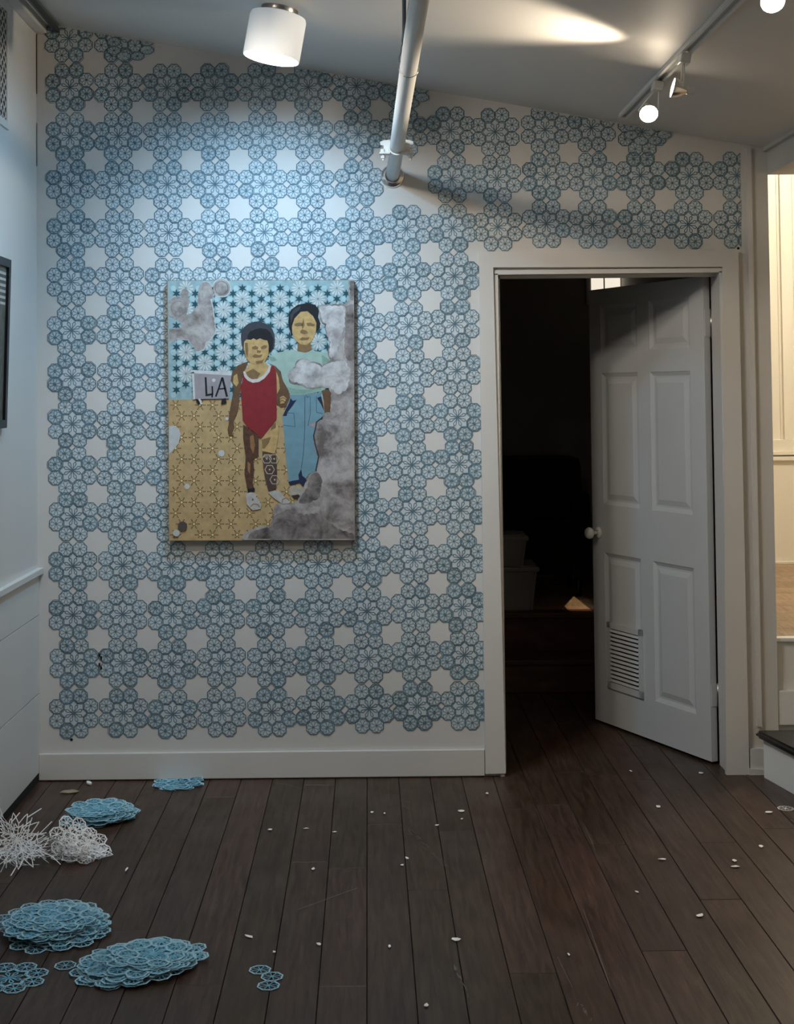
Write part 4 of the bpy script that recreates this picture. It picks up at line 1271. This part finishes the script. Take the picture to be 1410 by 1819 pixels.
PT_girl_shoe = paint('girl_shoe', [[(436, 877), (446, 874), (454.4, 876), (458, 884), (464.4, 896), (463, 904), (448.7, 906.5), (438.7, 896)], [(475.7, 874), (494.3, 870), (503, 880), (515.7, 890), (514, 894), (501.5, 895), (485.7, 884)]], pm('white_shoe', 186, 180, 172))
paint('girl_shoe_lines', stroke([(445, 900), (450, 895), (458, 896), (461, 901)], 1.3) + stroke([(501, 893), (502, 887), (508, 884), (514, 889)], 1.3) + [[(449, 884), (451, 889), (447, 889)], circ(456, 882, 1.5, 6)], SKD, join=True, part=PT_girl_shoe)
paint('girl_anklet', [[(440, 869), (452, 866), (453, 871), (441, 875)]], HK)
PT_girl_neck = paint('girl_neck', [[(445, 642), (470, 642), (478, 652), (472, 664), (460, 674), (446, 677), (434, 668), (433, 660), (440, 652)]], SK)
paint('girl_neck_shade', [[(436, 662), (450, 655), (463, 664), (457, 673), (444, 674)]], SKD, part=PT_girl_neck)
PT_girl_swimsuit = paint('girl_swimsuit', [[(433, 662), (430, 680), (427, 685), (430, 723), (431.5, 745.7), (441.5, 760), (457, 771.5), (462.3, 778.6), (468.6, 774), (477, 763), (490.7, 745.7), (491.5, 734), (490.7, 673), (488, 650), (481.5, 648.6), (480, 658.7), (468.6, 670), (460, 677), (448.7, 678.7), (437, 671.6)]], pm('red', 118, 26, 30, (40, .12), k=1.15))
paint('girl_collar', [[(432, 660), (434, 669), (440, 676), (449, 680), (460, 678.5), (470, 672), (479, 661), (482, 649), (478, 649), (475, 658), (467, 667), (458, 673), (448, 674), (440, 669), (435.5, 660)]], pm('collar', 206, 200, 192), part=PT_girl_swimsuit)
PT_girl_hair = paint('girl_hair', [[(436, 627), (430, 614), (428, 598), (429, 589), (434, 581), (441, 575), (452, 571.5), (461, 571), (470, 574), (478, 578), (484, 585), (487.5, 594), (488.5, 605), (487, 614), (483, 622), (476, 628), (455, 620)]], HG)
paint('girl_fringe', [[(439, 606), (440, 596), (444, 589), (453, 585), (463, 583), (474, 585), (481, 591), (486, 603), (484, 619), (478, 626), (474, 612), (455, 608)]], HK, part=PT_girl_hair)
PT_girl_face = paint('girl_face', [[(434, 607), (438, 603), (446, 604), (450, 601), (456, 604), (462, 601), (469, 604), (475, 605), (477.5, 614), (477, 630), (472, 640), (466, 646), (456, 648), (446, 645), (439, 638), (435, 628), (433, 616)]], SK)
paint('girl_features', [[(447, 617), (454, 614), (459, 617), (458, 621), (449, 621)], [(463, 617), (469, 613), (475, 614), (473, 619), (465, 621)], [(448, 633), (453, 629), (460, 631), (467, 629), (464, 635), (452, 636)], [(435, 609), (440, 609), (441, 626), (440, 636), (436, 628)], [(454, 642), (466, 640), (470, 636), (466, 645), (456, 647)], [(456, 622), (464, 623), (463, 627), (457, 627)]], SKD, part=PT_girl_face)
# sign
PT_sign_board = paint('sign_board', [[(341, 659), (411.5, 664.5), (407, 708), (343, 709)]], pm('sign_grey', 158, 150, 152, (20, .14)))
paint('sign_frame', [[(339.5, 657), (411.5, 661.5), (411.5, 667), (341, 663)], [(341, 661), (345, 661), (347, 709), (343.5, 710)], circ(380, 675.5, 3.2, 9), [(352, 709), (356, 708), (360, 717), (357, 719)]], pm('sign_white', 206, 204, 202), part=PT_sign_board)
paint('sign_feet', [[(348, 710), (352, 709), (356, 716), (352, 718)], [(394, 709), (401, 707), (403, 716), (393, 718)]], HK, part=PT_sign_board)
paint('letter', stroke([(365.5, 670), (366.2, 685), (367, 702), (379, 700)], 3.4) + stroke([(377.2, 686), (377.6, 696), (377, 706)], 2.8), HK, part=PT_sign_board, join=True)
paint('letter', stroke([(383.5, 704.5), (389.5, 688), (395, 670.5)], 3.0) + stroke([(395, 670.5), (399, 686), (403.4, 704.5)], 3.8) + stroke([(388, 691), (401, 690)], 2.4), HK, part=PT_sign_board, join=True)
paint('studs', [circ(324.5, 934.5, 8.5, 14)], mat('grey_stud', rgb(76, 70, 66, 1.1), .4))
paint('studs', [circ(313.5, 946.5, 6.2, 12)], PALE)

# ================================================================== SMALL THINGS ON THE WALLS
# outlet papered over near the floor
oc = W(178, 1174)
ot = thing('outlet', 'electrical outlet papered over near the left floor corner', 'outlet', oc)
adopt(ot, box('cover_plate', (oc.x - .036, -.0009, oc.z - .058), (oc.x + .036, 0, oc.z + .060), M['wall'], None, .0004))
for px_, py_ in ((177, 1163), (180, 1168), (177, 1180), (180, 1186)):
    q = W(px_, py_)
    adopt(ot, box('slot', (q.x - .0035, -.0062, q.z - .006), (q.x + .0035, -.004, q.z + .006), M['gap']))
q = W(127, 1314)
tag(lathe('nail_hole', [(0, .0022), (.0055, .0015), (.006, 0)], axis_mtx(q, (0, -1, 0)), M['gap'], None, 10), 'small black hole below the rosettes near the left corner', 'hole')
q = W(1311, 441)
tag(lathe('nail_hole', [(0, .0022), (.005, .0015), (.0055, 0)], axis_mtx(q, (0, -1, 0)), M['gap'], None, 10), 'small black hole above the right door corner', 'hole')
# black-framed picture on the left wall
fy = -0.62
ft, fb = XP(19, 462, XL + .035), XP(9.5, 760, XL + .018)
fy = (ft.y + fb.y) / 2
pf = thing('framed_picture', 'black framed dark print at the left edge of the photo', 'picture', (XL + .02, fy - .25, fb.z))
tiltm = Matrix.Translation((XL + .004, fy, fb.z)) @ Matrix.Rotation(math.atan2(.018, ft.z - fb.z), 4, 'Y')
hgt = ft.z - fb.z
ps = []
for lo, hi in (((0, -.028, 0), (.018, 0, hgt)), ((0, -.52, 0), (.018, -.492, hgt)), ((0, -.492, 0), (.018, -.028, .03)), ((0, -.492, hgt - .03), (.018, -.028, hgt))):
    ps.append(box('frame', lo, hi, M['black_gloss'], None, 0, tiltm))
ps.append(box('print', (.002, -.492, .03), (.008, -.028, hgt - .03), mat('dark_print', rgb(92, 92, 84), .5, noise=(30, .35)), None, 0, tiltm))
for i in range(6):
    ps.append(box('text_line', (.008, -.47, hgt - .06 - i * .022), (.0088, -.036, hgt - .05 - i * .022), PALE, None, 0, tiltm))
adopt(pf, *ps)
# pierced white grille high on the left wall
gr = XP(13, 120, XL + .008)
gz0 = XP(12, 214, XL + .008).z
gy1 = gr.y
gz1 = zc(XL) - .09
gp = thing('wall_grille', 'pierced white ornamental grille high on the left wall', 'grille', (XL, gy1 - .3, gz0))
ps = [box('backing', (XL + .001, gy1 - .6, gz0), (XL + .003, gy1, gz1), M['gap'])]
ps.append(box('grille_frame', (XL + .001, gy1, gz0 - .03), (XL + .009, gy1 + .028, gz1), M['wall_l'], None, .002))
ps.append(box('grille_frame', (XL + .001, gy1 - .6, gz0 - .03), (XL + .009, gy1, gz0), M['wall_l'], None, .002))
bm = bmesh.new()
zz = gz0
k = 0
while zz < gz1:
    yy = gy1
    while yy > gy1 - .6:
        for a in (math.pi / 4, -math.pi / 4):
            mx_ = Matrix.Translation((XL + .006, yy - .018, zz + .018)) @ Matrix.Rotation(a, 4, 'X')
            add_box(bm, (-.002, -.027, -.0022), (.001, .027, .0022), mx_)
        add_box(bm, (XL + .004, yy - .0235, zz + .0125), (XL + .007, yy - .0125, zz + .0235))
        add_box(bm, (XL + .004, yy - .005, zz - .005), (XL + .007, yy + .005, zz + .005))
        yy -= .042
    zz += .042
ps.append(tag(from_bm('lattice', bm, M['wall_l']), 'white pierced lattice', kind='stuff'))
adopt(gp, *ps)
